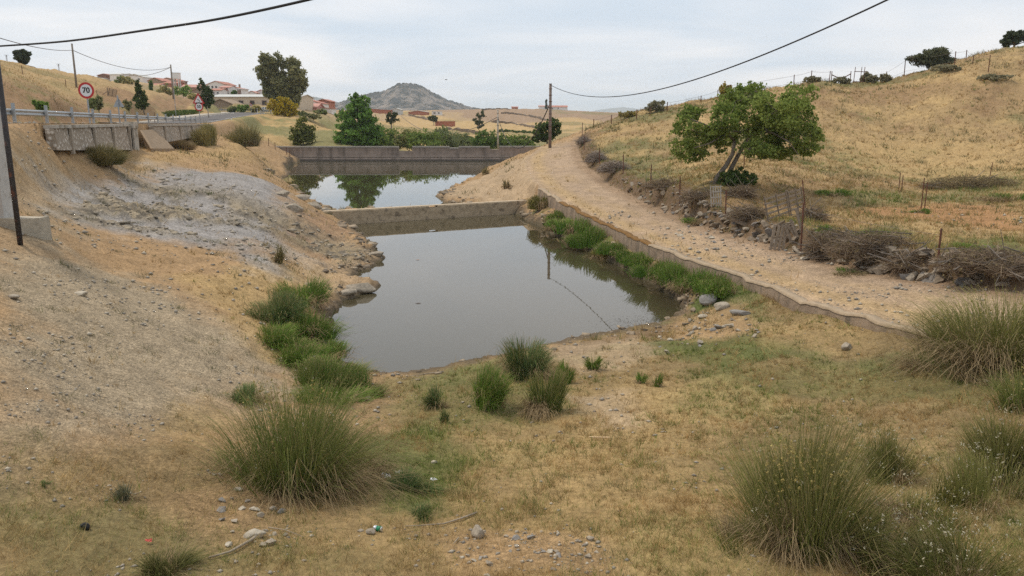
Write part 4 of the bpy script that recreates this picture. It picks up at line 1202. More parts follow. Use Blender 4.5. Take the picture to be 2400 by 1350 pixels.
# wooden pallet frame and its stake in the left field
g = G(262, 224, 70); k = MPP(g.y); r = empty('wooden_pallet', (g.x, g.y, g.z), 'tilted grey wooden pallet standing in the left field', 'pallet', rz=.25)
Rm = Matrix.Rotation(.22, 3, 'Y') 
for i in range(7):
    MB().box(Rm @ Vector((0, 0, (2 + i * 2.35) * k)), (17 * k, .08, 1.3 * k), M=Rm).build('slat', WOOD, r)
for x in (-8, 0, 8):
    MB().box(Rm @ Vector((x * k, .1, 9 * k)), (1.1 * k, .1, 17 * k), M=Rm).build('bearer', WOOD, r)
g = G(253, 224, 70); r = empty('wooden_stake', g, 'dark stake with a slanting brace beside the field pallet', 'stake')
MB().tube([(0, 0, -.4), (0, 0, 18 * k)], .09, 6).build('stake', WOOD, r); MB().beam((-13 * k, 0, .1), (0, 0, 10 * k), .07, .07).build('brace', WOOD, r)

# ------------------------------------------------------------------ trees and shrubs
def leaf_cloud(centers, radii, n, size, c0, c1, rng, flat=.0, shell=.55, aspect=1.6, clump=0, droop=0.0, upb=0.0, spread=.17):
    """n leaves spread over ellipsoids; returns verts, quads, cols"""
    centers = np.asarray(centers, float); radii = np.asarray(radii, float)
    vol = radii.prod(1) ** .75; pr = vol / vol.sum()
    which = rng.choice(len(centers), n, p=pr)
    d = rng.normal(size=(n, 3)); d /= np.linalg.norm(d, axis=1)[:, None]
    rad = shell + (1 - shell) * rng.random(n); inner = rng.random(n) < .25
    rad = np.where(inner, rng.random(n), rad)
    if clump:                              # pull leaves towards twig tips so gaps open up
        tips = rng.normal(size=(len(centers), clump, 3)); tips /= np.linalg.norm(tips, axis=2)[:, :, None]
        tr_ = .55 + .5 * rng.random((len(centers), clump))
        ti = rng.integers(0, clump, n)
        base_ = tips[which, ti] * tr_[which, ti][:, None]
        p = base_ + rng.normal(size=(n, 3)) * spread
    else:
        p = d * rad[:, None]
    P = centers[which] + p * radii[which]
    P[:, 2] -= droop * rng.random(n)
    a = rng.normal(size=(n, 3)); a[:, 2] += upb; a /= np.linalg.norm(a, axis=1)[:, None]
    b = np.cross(a, rng.normal(size=(n, 3))); b /= np.linalg.norm(b, axis=1)[:, None] + 1e-9
    if flat:
        a[:, 2] *= (1 - flat); b[:, 2] *= (1 - flat)
    s = size * (.6 + .8 * rng.random(n))[:, None]
    v0 = P - a * s * aspect / 2; v1 = P + b * s * .5; v2 = P + a * s * aspect / 2; v3 = P - b * s * .5
    V = np.stack([v0, v1, v2, v3], 1).reshape(-1, 3)
    F = np.arange(n * 4).reshape(n, 4)
    t = np.clip(rng.random(n) * .7 + .3 * rng.random(len(centers))[which], 0, 1)[:, None]
    C = np.asarray(c0) * (1 - t) + np.asarray(c1) * t
    return V, F, np.repeat(C, 4, 0)
def branch_tree(parent, limbs, m=BARK, name='trunk', seg=7):
    for i, (pts, radii) in enumerate(limbs):
        MB().tube(pts, radii, seg).build(name if i == 0 else 'limb', m, parent, smooth=True)
def tree(name, label, cat, base, crowns, n, size, c0, c1, trunk_r, group=None, seed=1, shell=.5, clump=0, stems=1, trunk_top=None, flat=0, aspect=1.6, droop=0.0, m=BARK, upb=0.0):
    """crowns: (dx, dy, dz, rx, ry, rz) in metres from the base"""
    rng = np.random.default_rng(seed)
    r = empty(name, base, label, cat, group)
    cr = np.array(crowns, float)
    V, F, C = leaf_cloud(cr[:, :3], cr[:, 3:], n, size, c0, c1, rng, shell=shell, clump=clump, flat=flat, aspect=aspect, droop=droop, upb=upb)
    obj_np('crown', V, [F], LEAF, r, cols=np.clip(C * 1.3, 0, .6))
    top = trunk_top if trunk_top is not None else cr[:, 2].max()
    low = cr[:, 2].min()
    first = True
    for s in range(stems):
        off = np.array((rng.normal() * .12 * stems, rng.normal() * .12 * stems, 0)) if stems > 1 else np.zeros(3)
        tgt = cr[rng.integers(len(cr)), :3] if stems > 1 else np.array((cr[:, 0].mean(), cr[:, 1].mean(), top))
        p0 = Vector((off[0], off[1], -.4)); p2 = Vector(tgt); p1 = Vector((p0.x * .6 + p2.x * .4, p0.y * .6 + p2.y * .4, p2.z * .5))
        MB().tube([p0, p0.lerp(p1, .5) + Vector((0, 0, .0)), p1, p2], [trunk_r, trunk_r * .85, trunk_r * .65, trunk_r * .2], 7).build('trunk', m, r, smooth=True)
    for k in range(len(cr)):
        p2 = Vector(cr[k, :3]); st = Vector((cr[:, 0].mean() * .5, cr[:, 1].mean() * .5, min(low, p2.z) * .62))
        midp = st.lerp(p2, .55) + Vector((rng.normal() * .1, rng.normal() * .1, .1)) * cr[k, 3] * .5
        MB().tube([st, midp, p2], [trunk_r * .45, trunk_r * .3, trunk_r * .1], 5).build('limb', m, r, smooth=True)
    return r
def pxcrown(bpx, bpy, Y, blobs, ratio=.9):
    """blobs in photo pixels (px, py, rx, ry) -> metres from the base"""
    k = MPP(Y); out = []
    for i, b in enumerate(blobs):
        rx, rz_ = b[2] * k, b[3] * k
        out.append(((b[0] - bpx) * k, (b[4] if len(b) > 4 else ((i * 37) % 5 - 2) * .18) * rx, (bpy - b[1]) * k, rx, rx * ratio, rz_))
    return out
GR_EUC0, GR_EUC1 = (.09, .105, .05), (.28, .26, .125)
G0, G1 = (.075, .13, .026), (.22, .31, .075)
OL0, OL1 = (.11, .12, .055), (.26, .25, .12)
YE0, YE1 = (.20, .165, .022), (.50, .37, .035)
BR0, BR1 = (.18, .165, .055), (.42, .36, .15)
def base_at(px, py, Y):
    p = W(px, py, Y); return p
# eucalyptus
Y = 195
b = W(672, 268, Y)
tree('eucalyptus_tree', 'tall dark eucalyptus with several trunks at the road bend', 'tree', b,
     pxcrown(672, 268, Y, [(632, 150, 14, 16), (650, 148, 18, 18), (690, 155, 17, 18), (625, 172, 18, 16), (655, 178, 22, 22), (698, 178, 20, 20), (712, 195, 13, 12), (636, 196, 20, 17), (668, 205, 24, 20), (700, 210, 15, 14), (635, 217, 14, 14), (662, 228, 22, 18), (688, 232, 14, 20), (680, 252, 12, 16)]),
     17000, .34, GR_EUC0, GR_EUC1, .42, seed=3, clump=40, stems=3, shell=.35, aspect=2.2)
b = W(665, 272, 186)
tree('broom_bush', 'large yellow-flowering broom at the foot of the eucalyptus', 'bush', b,
     pxcrown(665, 272, 186, [(645, 245, 16, 14), (668, 243, 18, 15), (682, 256, 15, 14), (655, 260, 18, 12), (672, 266, 20, 10)]), 4200, .28, YE0, YE1, .12, seed=4, clump=18, stems=3)
# young poplars by the road
Y = 118; b = W(338, 262, Y)
tree('poplar_tree', 'young leaning poplar left of the 50 sign group', 'tree', b,
     pxcrown(336, 262, Y, [(327, 197, 5, 9), (326, 210, 8, 10), (330, 224, 11, 12), (334, 238, 14, 12), (330, 246, 12, 9), (320, 232, 6, 8)]), 2600, .20, (.04, .06, .018), (.12, .15, .055), .09, seed=5, clump=16, trunk_top=2.4)
Y = 142; b = W(489, 270, Y)
tree('poplar_tree', 'tall young poplar with pale trunk right behind the 50 sign', 'tree', b,
     pxcrown(489, 270, Y, [(478, 192, 4, 8), (482, 203, 6, 10), (486, 216, 11, 12), (488, 230, 14, 12), (489, 242, 15, 11), (472, 205, 4, 9), (497, 222, 6, 12)]), 3000, .22, (.04, .06, .022), (.12, .15, .065), .10, seed=6, clump=16, trunk_top=3.0, m=mat('pale_bark', (.45, .40, .33), namt=.2))
Y = 80; b = W(97, 264, Y)
tree('young_shrub', 'dark green shrub on the cutting behind the guardrail', 'shrub', b, pxcrown(97, 264, Y, [(92, 245, 12, 8), (104, 248, 10, 8), (97, 255, 11, 7)]), 700, .20, G0, G1, .05, seed=7, clump=10)
for i, (px, py, Y, rx, ry, lb, c) in enumerate([
        (232, 262, 90, 11, 16, 'olive bush on the cutting right of the 70 sign', OL0), (218, 255, 87, 7, 10, 'small green bush just behind the 70 sign post', G0), (302, 258, 112, 10, 10, 'pale scrub bush on the cutting left of the young poplar', OL0)]):
    b = W(px, py, Y); tree('roadside_bush', lb, 'bush', b, pxcrown(px, py, Y, [(px, py - ry, rx, ry), (px + 3, py - ry * 1.6, rx * .6, ry * .6)]), 500, .2, c, OL1, .04, seed=20 + i, clump=10)
# hedge along the verge
HD0, HD1 = (.050, .085, .018), (.125, .170, .045)
hpts = [(0.0, 40.5, 42), (0, 0, 0)]
hk = 0
for (i0, i1, lb) in ((22, 40, 'low clipped hedge behind the guardrail at far left'), (58, 74, 'clipped green hedge behind the grey triangle sign'), (75, 90, 'taller grey-green hedge left of the 50 sign'), (91, 110, 'bright green hedge at the foot of the pale-trunked poplar')):
    c = rc[(i0 + i1) // 2]
    base_ = Vector((c[0] - nrm[(i0 + i1) // 2][0] * 8.6, c[1] - nrm[(i0 + i1) // 2][1] * 8.6, c[2]))
    cr = []
    for i in range(i0, i1 + 1, 1):
        q = rc[i] - np.array((*(nrm[i] * 8.6), 0)); cr.append((q[0] - base_.x, q[1] - base_.y, q[2] - base_.z + .62, .9, .75, .62))
    rng = np.random.default_rng(60 + hk); cr = np.array(cr)
    V, F, C = leaf_cloud(cr[:, :3], cr[:, 3:], 2600, .17, HD0, (HD1 if hk != 2 else (.10, .135, .06)), rng, shell=.8)
    V[:, 2] = np.clip(V[:, 2], -.1, 1.18 + .1 * rng.random(len(V)))
    r = empty('hedge', base_, lb, 'hedge'); obj_np('foliage', V, [F], LEAF, r, cols=C)
    for i in range(0, len(cr), 3):
        MB().tube([(cr[i, 0], cr[i, 1], -.5), (cr[i, 0] + .05, cr[i, 1], .9)], .04, 5).build('stem', BARK, r)
    hk += 1
# shrubs beyond the bend
for i, (px, py, Y, rx, ry, lb, c0_, c1_) in enumerate([
        (500, 262, 212, 12, 5, 'dark low bush right of the pale poplar trunk', G0, OL1), (545, 262, 214, 14, 6, 'dark bush in front of the barn and warehouse', G0, OL1), (572, 262, 214, 16, 8, 'round dark bush before the warehouse windows', G0, G1),
        (600, 262, 210, 15, 7, 'olive-yellow bush before the warehouse right end', BR0, BR1), (752, 270, 225, 16, 7, 'dark bush under the red brick house', G0, OL1), (735, 280, 190, 20, 7, 'grey-green low bush right of the eucalyptus foot', OL0, OL1), (708, 277, 192, 13, 8, 'dark bush at the foot of the eucalyptus', G0, OL1),
        (800, 282, 200, 14, 14, 'small dark tree left of the large dam-side tree', G0, G1), (430, 226, 240, 22, 14, 'dark green trees below the water tank', G0, G1), (392, 224, 235, 20, 13, 'olive bush left of the water tank legs', OL0, BR1), (455, 236, 230, 12, 8, 'yellow-green bush below the water tank', BR0, BR1), (300, 198, 230, 16, 9, 'olive tree clump on the left field edge', OL0, BR1), (282, 195, 230, 12, 8, 'dark tree clump at the left field edge', G0, OL1),
        (355, 215, 260, 4, 12, 'slim dark cypress among the village roofs', G0, G0), (550, 222, 290, 7, 5, 'dark garden tree between the upper houses', G0, G0)]):
    b = W(px, py, Y); tree('village_bush' if Y > 185 else 'bush', lb, 'bush', b, pxcrown(px, py, Y, [(px - rx * .35, py - ry * .8, rx * .65, ry), (px + rx * .35, py - ry * .9, rx * .6, ry * .9), (px, py - ry * 1.2, rx * .5, ry * .75)]), 650, .3 * Y / 190, c0_, c1_, .06, seed=30 + i, clump=12)
# bushes on the near side of the road
def ribbons(P, side, w, cols):
    """P (n,k,3) centre lines, side (n,3), w (k,) half widths"""
    n, k = P.shape[:2]
    off = side[:, None, :] * np.asarray(w)[None, :, None]
    V = np.stack([P - off, P + off], 2).reshape(-1, 3)
    b_ = (np.arange(n) * k * 2)[:, None]; j = (np.arange(k - 1) * 2)[None]
    F = np.stack([b_ + j, b_ + j + 1, b_ + j + 3, b_ + j + 2], -1).reshape(-1, 4)
    C = np.repeat(cols.reshape(n, -1, 3) if cols.ndim == 3 else np.repeat(cols[:, None], k, 1), 2, 1).reshape(-1, 3)
    return V, F, C
def ribbons_fan(n, r0, r1, h, w, c0, c1, rng, lean=1.0, wob=.1, k=5, droop=0.0, hvar=.35, up=0.0, base_col=None):
    a = rng.random(n) * 2 * math.pi; q = np.sqrt(rng.random(n))
    root = np.stack([np.cos(a) * q * r0, np.sin(a) * q * r0, np.full(n, -.06)], -1)
    a2 = a + rng.normal(size=n) * .5
    out = np.clip(q * (.55 + .6 * rng.random(n)) , 0, 1.15) * lean
    H_ = h * (1 - hvar * rng.random(n)) * (1 - .30 * out ** 2 + up)
    tip = np.stack([np.cos(a2) * out * r1, np.sin(a2) * out * r1, H_], -1)
    t = np.linspace(0, 1, k)
    P = np.empty((n, k, 3))
    for i, tt in enumerate(t):
        lat = tt ** 1.35
        P[:, i, :2] = root[:, :2] + (tip[:, :2]) * lat + rng.normal(size=(n, 2)) * wob * r1 * .12 * tt
        P[:, i, 2] = root[:, 2] + tip[:, 2] * (tt - droop * tt ** 3 * out)
    sa = rng.random(n) * 2 * math.pi
    side = np.stack([np.cos(sa), np.sin(sa) * .35, np.zeros(n)], -1); side /= np.linalg.norm(side, axis=1)[:, None]
    m = rng.random((n, 1)); C = np.asarray(c0) * (1 - m) + np.asarray(c1) * m
    if base_col is not None:
        f = (t ** .8)[None, :, None]; C = C[:, None] * f + np.asarray(base_col)[None, None] * (1 - f)
    return ribbons(P, side, w * np.linspace(1, .25, k), C)
# behind the far dam
Y = 146
tree('round_bush', 'round green bush just behind the left end of the far dam', 'bush', W(712, 345, Y), pxcrown(712, 345, Y, [(705, 310, 18, 18), (722, 312, 18, 18), (712, 297, 16, 18), (712, 328, 27, 16), (697, 326, 14, 14)]), 4200, .24, (.06, .08, .02), (.20, .205, .06), .12, seed=41, clump=20)
Y = 148
tree('leafy_tree', 'tall bright green tree behind the far dam before the mountain', 'tree', W(845, 348, Y), pxcrown(845, 348, Y, [(838, 235, 13, 14), (856, 238, 15, 13), (828, 250, 12, 10), (845, 258, 22, 16), (820, 272, 18, 12), (862, 275, 22, 16), (838, 285, 30, 18), (812, 298, 22, 16), (870, 295, 22, 18), (842, 310, 44, 20), (805, 326, 18, 16), (872, 325, 30, 16), (835, 332, 40, 14)]), 12500, .30, (.050, .105, .020), (.17, .28, .065), .25, seed=42, clump=26, shell=.4)
for i, (px, py, Y, rx, ry, lb, c0_, c1_) in enumerate([
        (905, 346, 150, 38, 25, 'dense green reed bed right of the leafy tree behind the dam', G0, (0.24, 0.288, 0.08)), (955, 346, 152, 42, 22, 'yellowish-green shrub mass behind the dam notch', OL0, (0.304, 0.288, 0.096)), (1000, 346, 150, 42, 21, 'green shrub mass behind the middle of the far dam', G0, (0.224, 0.256, 0.08)), (1042, 346, 158, 36, 21, 'grey-green shrub mass behind the dam', OL0, (0.208, 0.24, 0.112)), (1082, 346, 164, 36, 16, 'low grey-green scrub left of the white sheet', OL0, (0.208, 0.24, 0.112)),
        (1140, 346, 156, 28, 20, 'round dark bush left of the pale concrete pole', G0, (0.16, 0.208, 0.072)), (1188, 346, 158, 28, 16, 'leafy garden rows right of the pale concrete pole', G0, (0.208, 0.256, 0.08)), (1226, 348, 155, 26, 15, 'leafy garden plants near the brown pole', G0, (0.208, 0.24, 0.08)),
        (1036, 322, 190, 15, 12, 'dark bush above the shrub mass behind the dam', G0, OL1), (1100, 330, 185, 24, 5, 'low green rows behind the white sheet', G0, (.12, .14, .05))]):
    tree('valley_shrub', lb, 'bush', W(px, py, Y), pxcrown(px, py, Y, [(px - rx * .55, py - ry * .8, rx * .55, ry), (px + rx * .5, py - ry * .8, rx * .55, ry * .95), (px, py - ry * 1.1, rx * .55, ry * .9), (px - rx * .2, py - ry * .6, rx * .95, ry * .75)]), 3000, .24, c0_, c1_, .07, seed=50 + i, clump=22)
tree('walnut_tree', 'leafy tree half hidden behind the brown pole', 'tree', W(1283, 340, 105), pxcrown(1283, 340, 105, [(1298, 290, 16, 10), (1275, 300, 16, 11), (1262, 312, 14, 10), (1300, 308, 16, 10), (1280, 320, 22, 10), (1258, 325, 12, 7)]), 2600, .22, (.035, .060, .018), (.11, .15, .055), .12, seed=80, clump=18)
for i, (px, pyb, Y, bl, lb) in enumerate([
        (1122, 302, 300, [(1127, 268, 10, 8), (1118, 283, 11, 9), (1125, 292, 10, 8)], 'tall dark field tree right of the brick enclosure'), (1017, 292, 330, [(1014, 277, 9, 6), (1020, 280, 7, 5)], 'small field tree above the brick enclosure'),
        (917, 302, 210, [(915, 273, 10, 9), (925, 270, 9, 7), (920, 283, 13, 8)], 'grey thin-leaved tree right of the large leafy tree'), (1280, 258, 690, [(1280, 249, 2.0, 7), (1280, 240, 1.2, 5)], 'slim dark cypress beside the ridge farmhouse')]):
    tree('field_tree', lb, 'tree', W(px, pyb, Y), pxcrown(px, pyb, Y, bl), 900, .34 * Y / 250, (.03, .042, .018), (.085, .10, .045), .16, seed=90 + i, clump=12)
# vineyard rows in the valley
for i in range(6):
    px = 1172 + i * 13; tree('vine_bush', '%s orchard tree from the left in the row below the tan hillside' % ['first', 'second', 'third', 'fourth', 'fifth', 'sixth'][i], 'bush', W(px, 312 + i * .8, 270), pxcrown(px, 312, 270, [(px, 308, 7, 4.5), (px + 3, 306, 5, 4)]), 260, .34, G0, (.09, .12, .04), .08, group='orchard row in the valley', seed=120 + i, clump=8)
sh = MB().box((0, 0, .4), (6 * MPP(170) * 2.3, .5, 4 * MPP(170))); o = sh.build('white_sheet', mat('plastic_sheet', (.62, .64, .68), namt=.1)); o.location = W(1102, 333, 172); tag(o, 'pale sheet lying among the garden shrubs behind the dam', 'sheet')
# trees on the skyline
def oak(label, px, pyb, Y, blobs, seed):
    tree('holm_oak', label, 'tree', W(px, pyb, Y), pxcrown(px, pyb, Y, blobs), 2400, .30 * Y / 110, (.022, .032, .018), (.075, .09, .05), .18, seed=seed, clump=16)
oak('round dark oak on the left skyline', 54, 146, 146, [(48, 131, 10, 10), (60, 133, 11, 11), (54, 127, 10, 8), (57, 141, 12, 6)], 130)
oak('large dark oak cut off by the right edge on the skyline', 2375, 118, 112, [(2352, 100, 12, 9), (2372, 92, 16, 14), (2395, 84, 16, 13), (2410, 96, 18, 14), (2362, 86, 10, 8)], 131)

# ------------------------------------------------------------------ fig tree in the field
fb = G(1683, 428)
YF = fb.y; kf = MPP(YF)
fig = empty('fig_tree', fb, 'leaning fig tree with a broad leafy crown above the track', 'tree')
def fp(px, py, dy=0.0):
    return Vector(((px - 1683) * kf, dy, (428 - py) * kf))
TR = mat('fig_bark', (.20, .165, .13), nscale=5, namt=.4, bump=.02)
for nm, pts, rad in (('trunk', [fp(1676, 436), fp(1680, 415), fp(1700, 388), fp(1714, 360), fp(1717, 325)], [.20, .17, .15, .14, .11]),
                     ('trunk', [fp(1706, 420, .3), fp(1716, 395, .3), fp(1735, 355, .3), fp(1750, 325, .2), fp(1775, 290, .1)], [.17, .15, .14, .12, .08]),
                     ('limb', [fp(1717, 330), fp(1695, 312, -.2), fp(1660, 302, -.5), fp(1630, 290, -.9), fp(1600, 280, -1.2)], [.10, .09, .075, .05, .03]),
                     ('limb', [fp(1717, 330), fp(1722, 290, .2), fp(1730, 245, .4)], [.10, .07, .03]),
                     ('limb', [fp(1690, 316, -.2), fp(1650, 335, -.8), fp(1610, 345, -1.2)], [.06, .045, .02]),
                     ('limb', [fp(1750, 325, .2), fp(1745, 300, -.3), fp(1725, 310, -.6), fp(1690, 305, -.9)], [.08, .06, .05, .03]),
                     ('limb', [fp(1755, 318, .2), fp(1800, 310, .6), fp(1850, 320, 1.0), fp(1890, 330, 1.3)], [.09, .07, .05, .025]),
                     ('limb', [fp(1765, 305, .1), fp(1810, 270, -.4), fp(1850, 240, -.8)], [.07, .05, .03]),
                     ('limb', [fp(1780, 300, .1), fp(1830, 330, -.9), fp(1850, 360, -1.3)], [.05, .04, .02])):
    MB().tube(pts, [q_ * .85 for q_ in rad], 8).build(nm, TR, fig, smooth=True)
bl = [(1600, 300, 34, 26), (1650, 342, 46, 30), (1588, 345, 26, 24), (1620, 268, 36, 20), (1680, 275, 42, 32), (1715, 240, 44, 30), (1762, 215, 36, 22), (1790, 262, 58, 44), (1840, 282, 58, 42), (1872, 320, 44, 32), (1806, 326, 60, 34),
      (1846, 228, 42, 26), (1888, 280, 28, 40), (1740, 300, 36, 30), (1630, 370, 24, 14), (1770, 350, 30, 18), (1880, 350, 36, 16), (1705, 325, 34, 22), (1745, 345, 38, 20), (1830, 362, 50, 16), (1665, 305, 36, 22)]
cr = []
for i, (px, py, rx, rz_) in enumerate(bl):
    cr.append(((px - 1683) * kf, [(-.8), .6, -.3, 1.0, -1.4, .2, .9, -1.6, 1.3, -.6, 1.6][i % 11], (428 - py) * kf, rx * kf, rx * kf * .95, rz_ * kf))
cr = np.array(cr); rngf = np.random.default_rng(11)
V, F, C = leaf_cloud(cr[:, :3], cr[:, 3:], 24000, .125, (.090, .145, .030), (.33, .38, .105), rngf, shell=.35, clump=34, aspect=1.2, spread=.155)
obj_np('crown', V, [F], LEAF, fig, cols=C)
for i in range(70):
    c = cr[rngf.integers(len(cr))]; d = rngf.normal(size=3); d /= np.linalg.norm(d)
    p0 = Vector(c[:3]); p1 = Vector(c[:3] + d * c[3:] * 1.05)
    MB().tube([p0, p0.lerp(p1, .5) + Vector((0, 0, -.1)), p1], [.025, .018, .006], 4).build('twig', TR, fig)
b = G(1722, 432)
tree('undergrowth_bush', 'dark green undergrowth at the foot of the fig tree', 'bush', b, pxcrown(1722, 440, b.y, [(1700, 425, 20, 14), (1730, 420, 24, 18), (1752, 430, 22, 13), (1715, 436, 30, 10)]), 1800, .13, (.04, .07, .02), (.12, .16, .05), .03, seed=140, clump=18)

# ------------------------------------------------------------------ scrub along the hill crest
def crest_bush(label, px, py, wpx, hpx, c0, c1, seed, name='crest_bush', n=700):
    b = Gc(px, py); k = MPP(b.y)
    return tree(name, label, 'bush', b, [(-wpx * .25 * k, 0, hpx * .45 * k, wpx * .32 * k, wpx * .3 * k, hpx * .5 * k), (wpx * .25 * k, .2, hpx * .5 * k, wpx * .3 * k, wpx * .3 * k, hpx * .5 * k), (0, .1, hpx * .6 * k, wpx * .3 * k, wpx * .3 * k, hpx * .45 * k)], n, .17 * b.y / 90, c0, c1, .03, seed=seed, clump=14)
GRY0, GRY1 = (.13, .125, .075), (.25, .225, .14)
for i, a in enumerate([
        ('yellow broom on the crest left of the fig crown', 1700, 226, 30, 26, YE0, (.30, .23, .08)), ('second yellow broom on the crest above the fig crown', 1764, 216, 22, 22, YE0, (.30, .23, .08)), ('yellowish broom low on the crest right of the distant hills', 1472, 274, 34, 14, YE0, (.26, .21, .09)),
        ('feathery grey bush on the crest near the track top', 1538, 262, 44, 26, GRY0, GRY1), ('grey scrub on the crest behind the fig crown', 1735, 222, 26, 14, GRY0, GRY1), ('pale scrub on the crest right of the fig tree', 1905, 190, 34, 12, GRY0, GRY1), ('olive scrub below the old gate on the crest', 1975, 180, 40, 14, GRY0, GRY1),
        ('feathery scrub left of the crest bed frame', 2030, 172, 26, 20, GRY0, GRY1), ('olive scrub right of the crest bed frame', 2045, 170, 26, 16, GRY0, GRY1), ('pale scrub before the wind-bent tree', 2075, 166, 26, 18, GRY0, GRY1), ('low olive scrub beneath the wind-bent tree', 2215, 168, 60, 14, GRY0, GRY1), ('scrub on the bank below the right-hand oak', 2330, 190, 70, 12, GRY0, GRY1)]):
    crest_bush(a[0], a[1], a[2], a[3], a[4], a[5], a[6], 150 + i)
b = Gc(2175, 158); k = MPP(b.y)
bent = tree('wind_bent_tree', 'dark wind-bent thorn tree leaning left on the hill crest', 'tree', b, [((x - 2175) * k, dy, (165 - y) * k, rx * k, rx * k * .8, ry * k) for x, y, rx, ry, dy in
        [(2200, 137, 28, 16, .3), (2180, 132, 28, 12, -.3), (2218, 146, 18, 14, .2), (2152, 138, 24, 8, 0), (2136, 141, 14, 5, .2), (2195, 124, 20, 8, 0), (2180, 150, 34, 10, -.2), (2210, 156, 24, 10, -.3)]], 5000, .16, (.045, .052, .032), (.15, .155, .09), .10, seed=170, clump=34, aspect=3.0)
for s in ((2126, 137, 2185, 140), (2122, 139, 2170, 134), (2130, 143, 2180, 148)):
    MB().tube([((s[0] - 2175) * k, -.5, (165 - s[1]) * k), ((s[2] - 2175) * k, -.4, (165 - s[3]) * k)], .05, 5).build('dead_branch', BARK, bent)

# ------------------------------------------------------------------ fences, gates and stakes
def post_mesh(parent, x, y, zb, zt, r=.03, m=RUST, lean=0.0):
    MB().tube([(x, y, zb - .3), (x + lean, y, zt)], r, 6).build('post', m, parent)
def px_fence(name, label, posts, rad, m, wires=(.3, .9), wr=.006, Yfix=None):
    pts = []
    for (px, py0, py1) in posts:
        g = Gc(px, py1) if Yfix is None else W(px, py1, Yfix)
        pts.append((g, (py1 - py0) * MPP(g.y)))
    o = pts[0][0]
    r = empty(name, o, label, 'fence')
    tops = []
    for g, h in pts:
        d = g - o; post_mesh(r, d.x, d.y, d.z, d.z + h, rad, m, lean=random.uniform(-.05, .05)); tops.append((d, h))
    for f in wires:
        for (a, ha), (b2, hb) in zip(tops[:-1], tops[1:]):
            p0 = a + Vector((0, 0, ha * f)); p1 = b2 + Vector((0, 0, hb * f))
            MB().tube([p0, p0.lerp(p1, .5) - Vector((0, 0, .05)), p1], wr, 4, cap=False).build('wire', WIREM, r)
    return r
px_fence('wire_fence', 'rusty wire fence on posts along the stone bank of the track', [(2195, 529, 640), (1877, 469, 588), (1700, 444, 520), (1593, 411, 480), (1524, 384, 440), (1461, 365, 410), (1405, 347, 385), (1369, 317, 352), (1364, 288, 325)], .035, RUST, wires=(.45, .85), wr=.005)
px_fence('wire_fence', 'far wire fence along the hill crest behind the fig tree', [(1392, 280, 300), (1433, 267, 288), (1492, 255, 276), (1523, 247, 268), (1563, 238, 262), (1642, 225, 240), (1682, 210, 232), (1711, 196, 222), (1860, 175, 203), (1900, 163, 190), (1943, 163, 188)], .05, RUST, wr=.012)
px_fence('wire_fence', 'crest fence with leaning posts at upper right', [(2077, 143, 165), (2119, 131, 172), (2237, 124, 155), (2264, 119, 140), (2280, 128, 148), (2316, 132, 170), (2400, 128, 150)], .055, RUST, wr=.010)
px_fence('wire_fence', 'sparse stake fence across the left field', [(54, 157, 178), (155, 183, 201), (228, 196, 210), (298, 215, 231), (353, 218, 232), (363, 205, 230)], .05, RUST, wr=.010, wires=(.8,))
px_fence('wire_fence', 'short post fence on the bank before the far dam', [(630, 318, 338), (645, 323, 340), (672, 322, 340), (680, 322, 340)], .05, RUST, wr=.010, wires=(.8,))
for px, p0, p1, lb in ((2106, 405, 448, 'thin rusty stake pair in the field behind the brush'), (2159, 414, 489, 'double rusty stake beside the red soil strip'), (2318, 380, 420, 'leaning stake in the straw field at right'), (1743, 344, 397, 'lone rusty stake behind the fig trunk'), (2106 + 784 - 784, 0, 0, '')):
    if not lb: continue
    g = G(px, p1); h = (p1 - p0) * MPP(g.y); r = empty('iron_stake', g, lb, 'stake')
    MB().tube([(0, 0, -.2), (.12 if 'leaning' in lb else 0.0, 0, h)], .028, 6).build('stake', RUST, r)
    if 'pair' in lb or 'double' in lb: MB().tube([(.22, .1, -.2), (.24, .1, h * .85)], .028, 6).build('stake', RUST, r)
# old gate and bed frame on the crest
g = Gc(1970, 188); k = MPP(g.y); r = empty('crest_gate', g, 'rusty sagging gate on the hill crest', 'gate')
for x in (-22, 22): MB().tube([(x * k, 0, -.3), (x * k, 0, 30 * k)], .05, 6).build('gate_post', RUST, r)
MB().tube([(-22 * k, 0, 22 * k), (0, 0, 12 * k), (22 * k, 0, 24 * k)], .06, 6).build('top_rail', RUST, r)
g = Gc(2011, 187); k = MPP(g.y); r = empty('metal_frame', g, 'upright rusty metal frame standing on the hill crest', 'frame')
for x in (-11, 4, 11): MB().tube([(x * k, 0, -.3), (x * k + .1, 0, 36 * k)], .04, 6).build('upright', RUST, r)
MB().tube([(-11 * k, 0, 26 * k), (20 * k, 0, 25 * k)], .04, 6).build('crossbar', RUST, r); MB().tube([(-13 * k, 0, 3 * k), (11 * k, 0, 3 * k)], .04, 6).build('crossbar', RUST, r)
